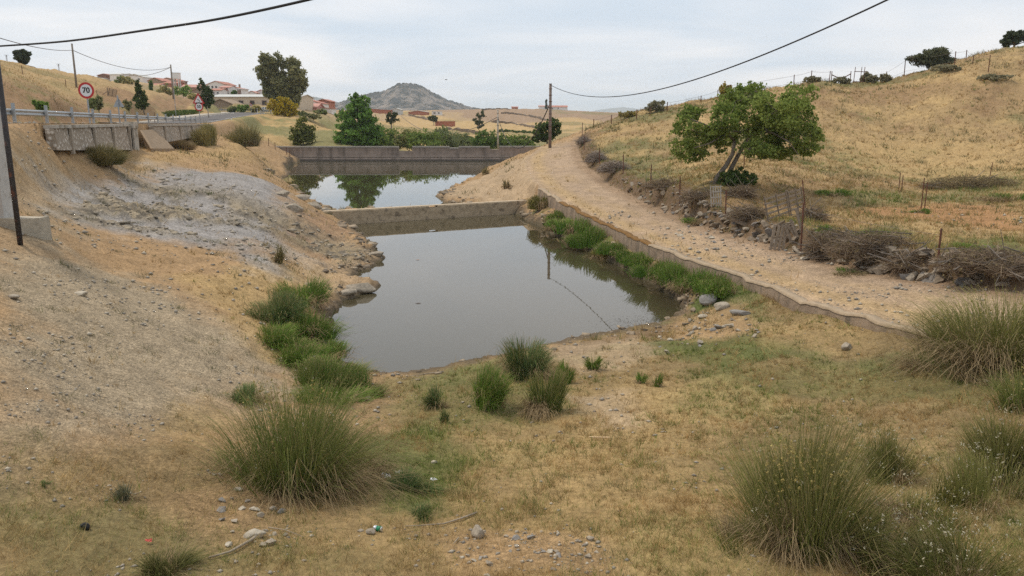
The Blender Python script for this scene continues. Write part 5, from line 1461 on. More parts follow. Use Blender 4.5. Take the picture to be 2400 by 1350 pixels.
# leaning slatted panel (hurdle) in the field edge
def board(parent, a, b, w, t, name, m=WOOD, up=(0, 1, 0)):
    MB().beam(a, b, w, t, up=up).build(name, m, parent)
gA = W(1801, 525, 35.5); gB = W(1888, 447, 41.0)
zA, zB = hz(gA.x, gA.y), hz(gB.x, gB.y)
r = empty('wooden_hurdle', (gA.x, gA.y, zA), 'long slatted wooden hurdle leaning beside the fig tree field', 'hurdle')
d = Vector((gB.x - gA.x, gB.y - gA.y, zB - zA)); up_ = Vector((-.22, .06, 1.05)); nrm_ = d.cross(up_).normalized()
for i in range(5):
    o_ = up_ * (.12 + i * .21) - nrm_ * .03; board(r, o_ + d * -.02, o_ + d * 1.02 + Vector((0, 0, random.uniform(-.05, .05))), .085, .025, 'slat', up=tuple(nrm_))
for f in (0, .28, .55, .60, .82, 1.0):
    board(r, d * f + up_ * -.1, d * f + up_ * 1.08, .07, .05, 'stile', up=tuple(nrm_))
MB().tube([tuple(d * 1.04), tuple(d * 1.08 + up_ * 1.35)], .03, 6).build('support_stake', RUST, r)
# broken pallet leaning on the bank
gp_ = W(1838, 590, 32.2); z0 = hz(gp_.x, gp_.y)
r = empty('broken_pallet', (gp_.x, gp_.y, z0), 'broken slatted wooden pallet leaning on the track bank', 'pallet')
k = MPP(32.2)
for i, (x0, x1) in enumerate(((-36, -20), (-26, -9), (-16, 0), (-6, 8))):
    board(r, (x0 * k, -.1, 0), (x1 * k, .35, 57 * k), .11, .03, 'slat')
board(r, (-32 * k, .12, 28 * k), (10 * k, .14, 30 * k), .08, .03, 'crossbar'); board(r, (-20 * k, .36, 55 * k), (12 * k, .36, 52 * k), .07, .03, 'crossbar')
for a_, b_ in (((2, 56), (20, 10)), ((6, 60), (36, 20)), ((14, 72), (30, 30)), ((26, 96), (40, 40)), ((14, 6), (40, 28))):
    board(r, (a_[0] * k, .2, a_[1] * k), (b_[0] * k, -.02, b_[1] * k), .11, .03, 'loose_slat')
# small ladder-like gate below the fig
gp_ = G(1677, 486); k = MPP(gp_.y); r = empty('lattice_gate', gp_, 'small pale lattice gate below the fig tree', 'gate')
for i, x in enumerate((-13, -6.5, -1, 5, 10)):
    board(r, ((x + 3) * k, 0, 0), ((x if i < 4 else x + 1) * k, .15, (50 - 2 * (i % 2)) * k), .045, .03, 'upright', ROCKP if False else mat('pale_wood', (.40, .36, .31), nscale=9, namt=.25))
for z in (8, 22, 36, 48):
    board(r, (-11 * k, -.02, z * k), (13 * k, .0, (z + 1) * k), .045, .025, 'rung', MATS['pale_wood'])
g = G(1740, 532); k = MPP(g.y); r = empty('weathered_plank', g + Vector((0, 0, .15)), 'split grey plank propped on stones beside the track', 'plank')
board(r, (-27 * k, .1, 12 * k), (26 * k, -.1, -8 * k), .16, .05, 'plank'); board(r, (-18 * k, .0, 6 * k), (22 * k, -.22, -9 * k), .09, .04, 'split_piece')

# ------------------------------------------------------------------ stones
def hull_mesh(name, seed, m, flat=.6, npt=13):
    rng = np.random.default_rng(seed); bm = bmesh.new()
    for i in range(npt):
        d = rng.normal(size=3); d /= np.linalg.norm(d); d *= .42 + .12 * rng.random()
        bm.verts.new((d[0] * 1.15, d[1], d[2] * flat))
    res = bmesh.ops.convex_hull(bm, input=bm.verts)
    bmesh.ops.delete(bm, geom=[e for e in res['geom_interior'] if isinstance(e, bmesh.types.BMVert)], context='VERTS')
    me = bpy.data.meshes.new(name); bm.to_mesh(me); bm.free(); me.materials.append(m)
    return me
def boulder_mesh(name, seed, m, flat=.6):
    bm = bmesh.new(); bmesh.ops.create_icosphere(bm, subdivisions=3, radius=.5)
    rng = np.random.default_rng(seed); planes = [(Vector(rng.normal(size=3)).normalized(), .30 + .14 * rng.random()) for _ in range(9)]
    for v in bm.verts:
        for nrm_, dd in planes:
            e = v.co.dot(nrm_) - dd
            if e > 0: v.co -= nrm_ * e * .9
        h = fbm(np.array([v.co.x * 5 + seed]), np.array([v.co.y * 5 + v.co.z * 4]), 3)[0] - .5
        v.co *= 1 + h * .16; v.co.z *= flat
    me = bpy.data.meshes.new(name); bm.to_mesh(me); bm.free(); me.materials.append(m)
    return me
HULLS = [hull_mesh('stone', 200 + i, (ROCK, ROCKG, ROCK, ROCKP)[i % 4], .55 + .1 * (i % 3)) for i in range(12)]
# dry-stone bank along the field side of the track
g0 = Vector((float(track(33.0)[2]) + .4, 33.0, float(track(33.0)[3])))
dsw = empty('dry_stone_wall', g0, 'tumbled dry-stone wall along the field side of the dirt track', 'wall')
WALLST = [mat('wall_stone', (.20, .155, .11), nscale=6, namt=.4, bump=.02), mat('wall_stone_pale', (.30, .25, .19), nscale=6, namt=.3, bump=.02), mat('wall_stone_grey', (.19, .17, .15), nscale=6, namt=.35, bump=.02)]
WH = [hull_mesh('stone', 300 + i, WALLST[(0, 1, 0, 2, 0, 1)[i % 6]], .6) for i in range(12)]
rw_ = np.random.default_rng(5); cnt = 0
spans = [(22.5, 28.0, 90), (28.0, 35.0, 85), (35.0, 47.5, 95), (47.5, 60, 28)]
for a0_, a1_, nst in spans:
    for i in range(nst):
        Y = a0_ + (a1_ - a0_) * rw_.random()
        _, _, rx, rz = [float(v) for v in track(Y)]
        f = rw_.random() ** 1.2
        x = rx + .10 + f * .62 + rw_.normal() * .05
        s = .20 + .30 * rw_.random() ** 1.8
        if Y < 28: s *= 1.15
        z = max(hz(x, Y), rz) + s * .12 + (rw_.random() * .25 if f > .45 else 0)
        o = bpy.data.objects.new('stone', WH[rw_.integers(12)])
        o.location = (x - g0.x, Y - g0.y, z - g0.z); o.scale = (s * 1.25, s, s * .95); o.rotation_euler = (rw_.normal() * .35, rw_.normal() * .35, rw_.random() * 6.28)
        link(o, dsw); cnt += 1
# named single stones
def stone(px, py, wpx, label, m=0, flat=.6, rz=0.3, group=None, big=True, name='stone', sink=.15, asp=.75):
    g = G(px, py); s = wpx * g.y / 1884 / .92
    me = boulder_mesh(name, int(px + py), (ROCK, ROCKG, ROCKP)[m], flat) if big else HULLS[int(px * 7 + py) % 12]
    o = bpy.data.objects.new(name, me); o.location = g + Vector((0, 0, s * flat * (.5 - sink) * (.6))); o.scale = (s, s * asp, s); o.rotation_euler = (random.uniform(-.15, .15), random.uniform(-.15, .15), rz)
    tag(o, label, 'stone', group)
    return link(o)
stone(1660, 716, 46, 'dark wedge-shaped boulder at the pond corner', 1, .7, .5)
stone(1690, 724, 40, 'rounded grey boulder right of the dark wedge one', 0, .55, .2)
stone(1735, 738, 58, 'long pale slab sloping down near the track wall', 1, .28, -.9, asp=.5)
stone(1648, 742, 26, 'small pale flat stone below the dark wedge boulder', 2, .4)
stone(1120, 1248, 40, 'large rounded tan stone right of the fallen branch', 0, .95, 1.2, sink=.0)
stone(190, 692, 44, 'flat pale slab half buried in the gravel slope', 2, .30, -.5, asp=.5)
stone(30, 702, 40, 'flat brown slab at the left edge of the gravel slope', 0, .3, -.5, asp=.6)
stone(856, 944, 28, 'pale stone at the foot of the green pond-edge reeds', 2, .7)
stone(1985, 815, 30, 'pinkish stone in the grass below the track wall', 0, .7)
stone(1912, 602, 34, 'grey slate slab lying at the track bank', 1, .3, .1)
stone(1885, 608, 28, 'tan flat slab beside the grey one at the track bank', 2, .3, .9)
stone(650, 612, 22, 'round stone beside the small lone rush tuft', 0, .7)
stone(600, 1275, 56, 'big pale chunk in the rubble at bottom left', 2, .5, .4)
stone(660, 1195, 26, 'grey pointed stone below the big rush clump', 1, .6, .9, asp=.4)
stone(640, 1190, 18, 'small brown stone beside the grey pointed one', 0, .7)
stone(610, 1210, 20, 'brown rounded stone below the big rush clump', 0, .7)
stone(1018, 1082, 18, 'small cream stone right of the green weed patch', 2, .6)
stone(868, 1258, 26, 'tan stone beside the drink can', 0, .7)
stone(845, 1250, 16, 'small tan stone left of the drink can', 0, .7)
stone(845, 680, 76, 'low rock tongue reaching into the near pond', 0, .34, .25, asp=.42, sink=.2)
stone(815, 690, 48, 'brown rock at the root of the rock tongue', 0, .4, .6, asp=.6, sink=.2)
stone(880, 598, 44, 'ragged rock at the headland of the left bank', 0, .3, .1, asp=.6, sink=.2)
for px, py, w_, lb in ((660, 455, 40, 'jagged rock at the left bend of the far pond'), (705, 468, 44, 'tilted rock on the bank above the small dam'), (735, 486, 42, 'jagged rock at the left end of the small dam'), (760, 498, 36, 'small jagged rock next to the dam end'), (690, 495, 50, 'broken reddish rock on the left bank slope')):
    stone(px, py, w_, lb, 0, .45, .55, asp=.55, name='rock_outcrop', sink=.3)
# loose stones, alike
rs = np.random.default_rng(31)
def stone_field(region, n, wlo, whi, label, group):
    poly = gpoly(region); lo, hi = poly.min(0), poly.max(0); k = 0
    while k < n:
        x, y = lo + (hi - lo) * rs.random(2)
        if poly_sd(np.array([x]), np.array([y]), poly)[0] <= 0: continue
        s = wlo + (whi - wlo) * rs.random() ** 1.6
        o = bpy.data.objects.new('loose_stone', HULLS[rs.integers(12)])
        o.location = (x, y, hz(x, y) + s * .16); o.scale = (s * 1.1, s, s * .85); o.rotation_euler = (rs.normal() * .2, rs.normal() * .2, rs.random() * 6.28)
        tag(o, label, 'stone', group); link(o); k += 1
stone_field([(480, 1150), (560, 1140), (680, 1260), (640, 1310), (500, 1290)], 16, .06, .15, 'small angular stone in the rubble patch below the big rush clump', 'rubble below the big rush clump')
stone_field([(1060, 1260), (1180, 1225), (1400, 1255), (1400, 1350), (1080, 1350)], 26, .04, .12, 'small pale stone on the bare patch at the bottom centre', 'stones on the bare patch at bottom centre')
stone_field([(1530, 790), (1600, 745), (1760, 750), (1800, 790), (1680, 810), (1560, 850)], 30, .09, .30, 'loose pale stone scattered near the pond corner', 'stones near the pond corner')
stone_field([(1560, 540), (1640, 530), (1740, 560), (1700, 580), (1600, 560)], 18, .12, .32, 'loose stone fallen onto the track edge below the fig tree', 'stones on the track edge')
stone_field([(1750, 560), (1880, 600), (1980, 640), (1850, 640)], 14, .06, .16, 'small stone on the bare track below the pallet', 'stones on the bare track')

# ------------------------------------------------------------------ rush clumps
RG0, RG1 = (.085, .125, .032), (.225, .255, .070)
RD0, RD1 = (.20, .145, .08), (.36, .27, .155)
def rush_stems(n, r0, R_, h, w, c0, c1, rng, dry=False, lean=1.0, droop=.3):
    ns = max(3, int(n / 160)); k = 6
    ca = rng.random(ns) * 6.28; cq = np.sqrt(rng.random(ns))
    cen = np.stack([np.cos(ca) * cq, np.sin(ca) * cq], -1) * r0
    hs = .62 + .5 * rng.random(ns); bias = rng.normal(size=(ns, 2)) * .22 + np.array((.10, .0))
    i = rng.integers(0, ns, n)
    root = cen[i] + rng.normal(size=(n, 2)) * r0 * .22
    q = np.linalg.norm(root, axis=1) / max(r0, 1e-6)
    dirv = root / (np.linalg.norm(root, axis=1)[:, None] + 1e-6) * (q * (.45 + .5 * rng.random(n)))[:, None] + bias[i] + rng.normal(size=(n, 2)) * (.20 if not dry else .42)
    dirv *= lean * (1.25 if dry else 1.0)
    L_ = h * hs[i] * (1 - .5 * rng.random(n) ** 1.5) * (1 - .22 * np.clip(q, 0, 1.3))
    lat = np.clip(np.linalg.norm(dirv, axis=1), 0, 1.3)
    P = np.empty((n, k, 3)); brk = rng.random(n) < (.10 if not dry else .30); bt = .45 + .35 * rng.random(n)
    for j, t in enumerate(np.linspace(0, 1, k)):
        P[:, j, :2] = root + dirv * (R_ - r0 * .6) * (t ** 1.4)[..., None] if False else root + dirv * (R_ - r0 * .6) * (t ** 1.4)
        zz = L_ * (t - (droop * (.4 + .6 * lat)) * t ** 3)
        over = np.clip(t - bt, 0, 1)
        zz = np.where(brk & (over > 0), L_ * bt - L_ * over * .7, zz)
        P[:, j, 2] = np.maximum(zz, .0) - .04
    P[:, :, :2] += np.where(brk[:, None, None], rng.normal(size=(n, 1, 2)) * R_ * .16 * np.linspace(0, 1, k)[None, :, None] ** 2, 0)
    sa = rng.random(n) * 6.28; side = np.stack([np.cos(sa), np.sin(sa) * .35, np.zeros(n)], -1); side /= np.linalg.norm(side, axis=1)[:, None]
    tone = np.clip(.5 * rng.random(n) + .5 * rng.random(ns)[i], 0, 1)[:, None]
    C = np.asarray(c0) * (1 - tone) + np.asarray(c1) * tone
    C = np.repeat(C[:, None], k, 1)
    tipm = (rng.random(n) < (.45 if not dry else .0))[:, None, None] * np.linspace(0, 1, k)[None, :, None] ** 2.5
    C = C * (1 - tipm) + np.array((.34, .27, .13)) * tipm
    return ribbons(P, side, w * np.linspace(1, .35, k), C)
def rush(label, px, py, rpx, hpx, n, seed, dry=.3, c0=RG0, c1=RG1, heads=0, oats=0, r0=.30, droop=.35, group='rush clumps', lean=1.0, name='rush_clump', w=.0044):
    g = G(px, py); k = g.y / 1884; R_, Hh = rpx * k, hpx * k * 1.12
    rng = np.random.default_rng(seed)
    r = empty(name, g, label, 'rush clump' if name == 'rush_clump' else 'tuft', group)
    wd = w * max(1.0, g.y / 11)
    n = int(n * .85); ng = int(n * (1 - dry)); nd = n - ng
    V, F, C = rush_stems(ng, R_ * r0 * 1.25, R_, Hh * 1.08, wd, c0, c1, rng, lean=lean, droop=droop * .7)
    obj_np('green_stems', V, [F], STEM, r, cols=C)['kind'] = 'stuff'
    if nd:
        V, F, C = rush_stems(nd, R_ * r0 * 1.35, R_ * 1.05, Hh * .85, wd, RD0, RD1, rng, dry=True, lean=lean, droop=.7)
        obj_np('dry_stems', V, [F], STEM, r, cols=C)['kind'] = 'stuff'
    if heads:
        a = rng.random(heads) * 6.28; q = .2 + .6 * rng.random(heads)
        cc = np.stack([np.cos(a) * q * R_ * .8, np.sin(a) * q * R_ * .8, Hh * (.35 + .45 * rng.random(heads))], -1)
        V, F, C = leaf_cloud(cc, np.full((heads, 3), .018), heads * 6, .022, (.26, .20, .07), (.45, .36, .14), rng, aspect=1.0)
        obj_np('seed_heads', V, [F], STEM, r, cols=C)['kind'] = 'stuff'
    if oats:
        a = rng.random(oats) * 6.28; q = .15 + .95 * rng.random(oats)
        cc = np.stack([np.cos(a) * q * R_, np.sin(a) * q * R_, Hh * (.25 + .75 * rng.random(oats))], -1)
        V, F, C = leaf_cloud(cc, np.full((oats, 3), .035), oats * 4, .010, (.38, .34, .23), (.52, .48, .36), rng, aspect=2.6)
        obj_np('oat_heads', V, [F], STEM, r, cols=C)['kind'] = 'stuff'
    return r
def stalk_bush(name, label, px, pyb, Y, wpx, hpx, n, c0, c1, seed):
    b = W(px, pyb, Y); b.z = min(b.z, hz(b.x, b.y)); k = MPP(Y); rng = np.random.default_rng(seed)
    r = empty(name, b, label, 'bush')
    V, F, C = rush_stems(int(n * 1.5), wpx * k * .36, wpx * k * .56, hpx * k * 1.25, .0042 * Y / 20, c0, c1, rng, lean=.8, droop=.2)
    obj_np('twigs', V, [F], STEM, r, cols=C)
    V, F, C = rush_stems(n // 3, wpx * k * .30, wpx * k * .5, hpx * k * .6, .0042 * Y / 20, (.16, .12, .08), (.32, .25, .17), rng, dry=True, lean=.8, droop=.3)
    obj_np('dead_twigs', V, [F], STEM, r, cols=C)
    return r
stalk_bush('broom_bush', 'round olive broom below the 50 sign', 484, 343, 80, 54, 54, 1500, BR0, BR1, 71)
stalk_bush('broom_bush', 'wide pale broom with bare stems right of the 50 sign', 573, 342, 89, 74, 52, 1500, BR0, (.24, .215, .11), 72)
stalk_bush('broom_bush', 'flat dense broom in front of the culvert pillar', 240, 376, 41, 86, 48, 2200, (.10, .095, .035), (.22, .19, .085), 73)
stalk_bush('broom_bush', 'pale broom tuft against the stone roadside wall', 215, 338, 41.0, 40, 24, 700, (.15, .13, .06), (.28, .24, .12), 74)
stalk_bush('broom_bush', 'low brown scrub right of the concrete apron', 425, 345, 69, 60, 22, 900, (.16, .11, .06), (.26, .19, .11), 75)
BG0, BG1 = (.070, .145, .022), (.205, .310, .060)          # fresh green
DG0, DG1 = (.070, .125, .045), (.19, .25, .095)           # bluish green
rush('largest rush clump in the left foreground, green with dry stems', 690, 1135, 200, 290, 4800, 401, .40, heads=150, oats=30, r0=.42)
rush('tall upright rush clump in the right foreground with brown seed heads', 1875, 1290, 185, 310, 3600, 402, .34, heads=260, oats=50, r0=.45, droop=.15, c0=(.080, .100, .026), c1=(.26, .25, .075))
rush('narrow rush clump between the two right foreground clumps, with pale oat heads', 2075, 1120, 85, 150, 1500, 403, .35, oats=80, r0=.40, c0=(.080, .100, .026), c1=(.26, .25, .075))
rush('rush clump cut by the right edge below the wall end', 2375, 1120, 125, 210, 2200, 404, .25, oats=70, r0=.42, c0=(.080, .100, .026), c1=(.26, .25, .075))
rush('low rush clump in the bottom right corner with pale oat heads', 2230, 1345, 180, 160, 2400, 405, .35, oats=130, r0=.5, c0=(.080, .100, .026), c1=(.26, .25, .075))
rush('huge spreading rush clump at the right end of the track wall', 2345, 830, 215, 180, 4200, 406, .38, heads=120, r0=.48, droop=.45, c0=(.080, .100, .026), c1=(.26, .25, .075))
rush('rush tuft at the right edge between the two big clumps', 2410, 960, 95, 130, 1200, 407, .35, heads=60, r0=.4)
rush('bottom right dark rush between the tall clump and the corner', 2060, 1330, 100, 150, 1300, 408, .4, oats=60, r0=.5, c0=(.080, .100, .026), c1=(.26, .25, .075))
rush('loose olive rush filling the gap at the right edge', 2290, 1180, 130, 150, 1500, 464, .4, oats=60, r0=.65, droop=.5, c0=(.080, .100, .026), c1=(.26, .25, .075))
rush('loose dry rush between the corner clump and the tall clump', 2140, 1240, 110, 130, 1300, 465, .5, oats=60, r0=.7, droop=.55, c0=(.080, .100, .026), c1=(.26, .25, .075))
rush('sprawling dry rush at the left foot of the tall foreground clump', 1770, 1300, 110, 110, 900, 466, .6, r0=.7, droop=.6, c0=(.080, .100, .026), c1=(.26, .25, .075))
rush('sprawling brown rush at the right foot of the largest clump', 800, 1130, 110, 110, 900, 467, .65, r0=.7, droop=.6)
rush('sprawling brown rush at the left foot of the largest clump', 580, 1120, 90, 100, 800, 468, .6, r0=.7, droop=.6)
rush('brown trailing rush below the huge clump at the wall end', 2230, 850, 120, 80, 900, 469, .75, r0=.7, droop=.6)
rush('broad green rush clump in front of the pond, middle left', 1132, 958, 66, 125, 2200, 411, .16, c0=BG0, c1=BG1, r0=.42)
rush('tallest rush clump at the near shore, overlapping the water', 1228, 876, 66, 116, 2000, 412, .22, c0=DG0, c1=DG1, r0=.40)
rush('dark rush clump in front of the tallest shore clump', 1274, 964, 50, 110, 1700, 413, .38, c0=RG0, c1=RG1, r0=.5, droop=.1)
rush('small dark rush clump left of the broad green one', 1030, 962, 44, 72, 900, 414, .12, c0=DG0, c1=DG1)
rush('tiny rush tuft below the small dark clump', 1040, 990, 24, 40, 350, 415, .2, c0=DG0, c1=DG1)
rush('slim rush clump right of the shore group', 1322, 893, 30, 68, 600, 416, .2, c0=BG0, c1=BG1)
rush('small green rush tuft on the bare sand near shore', 1390, 862, 26, 42, 450, 417, .1, c0=BG0, c1=BG1)
rush('left one of two tiny tufts on the straw meadow', 1500, 892, 17, 38, 280, 418, .3, c0=BG0, c1=BG1)
rush('right one of two tiny tufts on the straw meadow', 1541, 896, 17, 46, 320, 419, .35, c0=BG0, c1=BG1)
rush('bluish rush clump highest on the left bank', 645, 755, 77, 90, 2295, 421, .12, c0=DG0, c1=DG1, r0=.62, droop=.5)
rush('rush clump at the top of the green left-bank strip', 705, 715, 65, 76, 1755, 422, .12, c0=BG0, c1=BG1, r0=.62, droop=.5)
rush('rush clump at the waterline side of the left-bank strip', 715, 790, 77, 76, 2295, 423, .10, c0=BG0, c1=BG1, r0=.62, droop=.5)
rush('low bright green rush clump in the middle of the left-bank strip', 655, 808, 70, 62, 1890, 424, .10, c0=BG0, c1=BG1, r0=.62, droop=.5)
rush('bright green rush clump low on the left-bank strip', 705, 848, 82, 62, 2160, 425, .10, c0=BG0, c1=BG1, r0=.62, droop=.5)
rush('ragged rush filling the left-bank strip above its middle', 680, 775, 62, 70, 1500, 461, .15, c0=BG0, c1=BG1, r0=.75, droop=.5)
rush('ragged rush filling the left-bank strip near the water', 745, 840, 56, 66, 1500, 462, .15, c0=BG0, c1=BG1, r0=.75, droop=.5)
rush('ragged rush joining the strip to the near left pond corner', 735, 880, 60, 64, 1400, 463, .18, c0=BG0, c1=BG1, r0=.75, droop=.5)
rush('fresh green rush clump at the near left pond corner', 775, 905, 95, 92, 2700, 426, .14, c0=BG0, c1=(.17, .21, .06), r0=.62, droop=.5)
rush('thin green rush clump right of the near left pond corner', 850, 925, 60, 72, 1215, 427, .14, c0=BG0, c1=(.17, .20, .06), r0=.62, droop=.5)
rush('low dark rush tuft left behind the largest clump', 585, 935, 65, 52, 1215, 428, .15, c0=DG0, c1=DG1, r0=.62, droop=.5)
rush('green rush between the largest clump and the pond corner', 770, 945, 87, 60, 1350, 429, .2, c0=BG0, c1=BG1, r0=.62, droop=.5)
rush('lone yellowish rush tuft on the left bank', 655, 618, 22, 48, 450, 430, .45, c0=(.12, .115, .045), c1=(.24, .20, .09))
rush('soft olive grass clump at the bottom edge, left', 385, 1350, 95, 70, 1500, 431, .3, c0=(.10, .11, .035), c1=(.20, .19, .07), name='grass_clump', group='grass clumps')
rush('small dry tuft on the spur, lower one', 1187, 443, 12, 26, 260, 432, .6, c0=(.14, .12, .05), c1=(.26, .21, .10), name='dry_tuft', group='dry tufts')
rush('small dry tuft on the spur at the water', 1140, 412, 14, 26, 260, 433, .6, c0=(.14, .12, .05), c1=(.26, .21, .10), name='dry_tuft', group='dry tufts')
rush('grey-green thistle clump at bottom left', 285, 1180, 50, 55, 420, 434, .3, c0=(.10, .115, .07), c1=(.20, .20, .13), name='weed_clump', group='weed clumps')
rush('tiny dark weed on the gravel slope at lower left', 103, 1140, 16, 22, 200, 435, .0, c0=DG0, c1=DG1, name='weed_clump', group='weed clumps')
rush('dark green weed clump beside the scraps of plastic', 950, 1145, 80, 60, 1300, 436, .12, c0=DG0, c1=(.12, .165, .06), name='weed_clump', group='weed clumps', droop=.5)
rush('low dark green weed clump above the fallen branch', 990, 1205, 60, 40, 800, 437, .2, c0=DG0, c1=(.12, .165, .06), name='weed_clump', group='weed clumps', droop=.5)
for i, (px, py, rp, hp, lb) in enumerate(((1345, 560, 34, 40, 'green bank grass below the top of the retaining wall'), (1385, 580, 36, 44, 'green bank grass right of the first wall crack'), (1412, 592, 24, 26, 'yellowing bank grass at the end of the first green patch'), (1500, 622, 30, 32, 'bank grass at the start of the second green patch'), (1545, 648, 40, 44, 'bank grass in the middle of the second green patch'), (1600, 668, 42, 46, 'bank grass under the mossy coping'), (1650, 682, 44, 46, 'lush bank grass near the pond corner'), (1695, 690, 36, 36, 'bank grass at the end above the wedge boulder'), (1272, 490, 22, 30, 'yellowish shrubby tuft at the right end of the small dam'), (1300, 520, 20, 24, 'small bank tuft right of the small dam'), (1320, 540, 26, 28, 'ragged bank grass left of the first green patch'), (1440, 602, 30, 28, 'ragged bank grass between the two green patches'), (1470, 612, 30, 30, 'second ragged bank grass between the two green patches'), (1575, 655, 34, 40, 'thick bank grass over the middle of the right waterline'), (1628, 690, 30, 34, 'bank grass hanging to the water near the pond corner'))):
    rush(lb, px, py, int(rp * 1.25), int(hp * 1.4), 1300, 440 + i, .22, c0=BG0 if 'yellow' not in lb else (.13, .12, .03), c1=BG1 if 'yellow' not in lb else (.26, .23, .07), r0=.75, droop=.6, name='bank_grass', group='grass tufts on the pond bank')

# ------------------------------------------------------------------ dead brush
def brush(label, px, py, lpx, hpx, n, seed, depth=.7, c0=(.15, .105, .07), c1=(.34, .265, .19), rot=0.0):
    n = int(n * .7)
    g = G(px, py); k = MPP(g.y); rng = np.random.default_rng(seed)
    r = empty('brush_pile', g, label, 'brush pile', 'dead brush heaped on the field bank', rz=rot)
    Lx, Lz = lpx * k / 2, hpx * k
    c = np.stack([rng.uniform(-1, 1, n) * Lx, rng.normal(size=n) * depth * .4, (rng.random(n) ** 1.3) * Lz], -1)
    c[:, 2] *= np.sqrt(np.clip(1 - (c[:, 0] / Lx) ** 2, .1, 1))
    d = np.stack([rng.normal(size=n), rng.normal(size=n) * .6, rng.normal(size=n) * .30 + .02], -1); d /= np.linalg.norm(d, axis=1)[:, None]
    ln = (.15 + .32 * rng.random(n))[:, None]; bend = rng.normal(size=(n, 3)) * .08
    P = np.stack([c - d * ln, c - d * ln * .3 + bend, c + d * ln * .3 + bend, c + d * ln], 1)
    side = np.cross(d, rng.normal(size=(n, 3))); side /= np.linalg.norm(side, axis=1)[:, None]
    m_ = rng.random((n, 1)); C = np.asarray(c0) * (1 - m_) + np.asarray(c1) * m_
    V, F, C = ribbons(P, side, np.array((.007, .006, .005, .003)) * max(1, g.y / 32), C)
    obj_np('twigs', V, [F], STEM, r, cols=C)
    nl = n // 2; jl = rng.integers(0, n, nl)
    V, F, C = leaf_cloud(c[jl] + rng.normal(size=(nl, 3)) * .12, np.full((nl, 3), .06), nl, .06, (.16, .12, .07), (.30, .24, .13), rng)
    obj_np('dry_leaves', V, [F], LEAF, r, cols=C)['kind'] = 'stuff'
    for i in range(16):
        j = rng.integers(n); p = Vector(c[j]); q = Vector(d[j]) * rng.uniform(.6, 1.2)
        MB().tube([p - q * .9, p + Vector((0, 0, .05)), p + q * .9], [.02, .017, .008], 5).build('branch', BARK, r)
    return r
brush('heap of grey twigs left of the wooden hurdle', 1752, 512, 80, 30, 1200, 501)
brush('wide heap of purple-grey brush between the pallet and the iron posts', 2050, 600, 200, 56, 2600, 502)
brush('brush tangle right of the last rusty fence post', 2310, 628, 210, 46, 2400, 503)
brush('brush hanging over the stones at the middle of the bank', 2130, 625, 80, 36, 700, 504)
brush('dry brush behind the broken pallet', 1905, 520, 60, 36, 700, 505)
brush('thorny purple-grey brush along the upper bank of the track', 1440, 405, 70, 24, 1200, 506, c0=(.22, .175, .145), c1=(.40, .335, .28))
brush('thorny purple-grey brush at the top of the track bank', 1398, 378, 46, 24, 900, 507, c0=(.22, .175, .145), c1=(.40, .335, .28))
brush('dry brush near the crest of the track', 1368, 337, 26, 16, 500, 508, c0=(.22, .175, .145), c1=(.40, .335, .28))
brush('dark weed tangle behind the brush heap in the field', 2280, 440, 230, 28, 2000, 509, c0=(.13, .10, .06), c1=(.25, .19, .11), depth=1.2)
brush('brush at the foot of the fig tree right side', 1735, 462, 60, 24, 700, 510)
brush('low grey brush on the bank between the hurdle and the stone pile', 1960, 575, 120, 34, 1100, 511)
brush('low dry brush on top of the stones below the fig tree', 1640, 470, 90, 22, 800, 512)
brush('brown dry brush along the bank left of the lattice gate', 1560, 440, 100, 20, 900, 513)
brush('dry brush over the wall at the far right edge', 2390, 640, 120, 40, 1000, 514)
brush('twiggy brush right beside the broken pallet', 1925, 600, 60, 30, 500, 515)
g = G(2030, 612); r = empty('dead_branch', g, 'long dead branch lying along the bank beneath the brush', 'branch')
e1 = G(2115, 640) ; MB().tube([(G(1940, 590) - g) + Vector((0, 0, .35)), (0, -.1, .32), (e1 - g) + Vector((0, 0, .25))], [.045, .04, .02], 6).build('branch', BARK, r)

for i, (px, py, rp, hp, lb) in enumerate(((2062, 560, 46, 34, 'green weed clump on top of the wide brush heap'), (2350, 590, 70, 26, 'low green weeds behind the brush at the right edge'), (2230, 580, 60, 22, 'green weeds at the near edge of the red soil'), (2370, 470, 60, 34, 'tall green weeds right of the red soil strip'), (1960, 460, 40, 22, 'low green weeds behind the hurdle field edge'), (1920, 555, 24, 40, 'grey-green thistle stalks beside the pallet post'), (2160, 500, 18, 18, 'small weed at the foot of the double stake'), (1640, 520, 40, 18, 'dry weeds in front of the tumbled stones'), (1990, 640, 40, 18, 'dry weeds at the track edge below the brush'))):
    rush(lb, px, py, rp, hp, 900, 520 + i, .25 if 'dry' not in lb else .8, c0=BG0, c1=BG1, r0=.7, droop=.6, name='weed_clump', group='weed clumps')

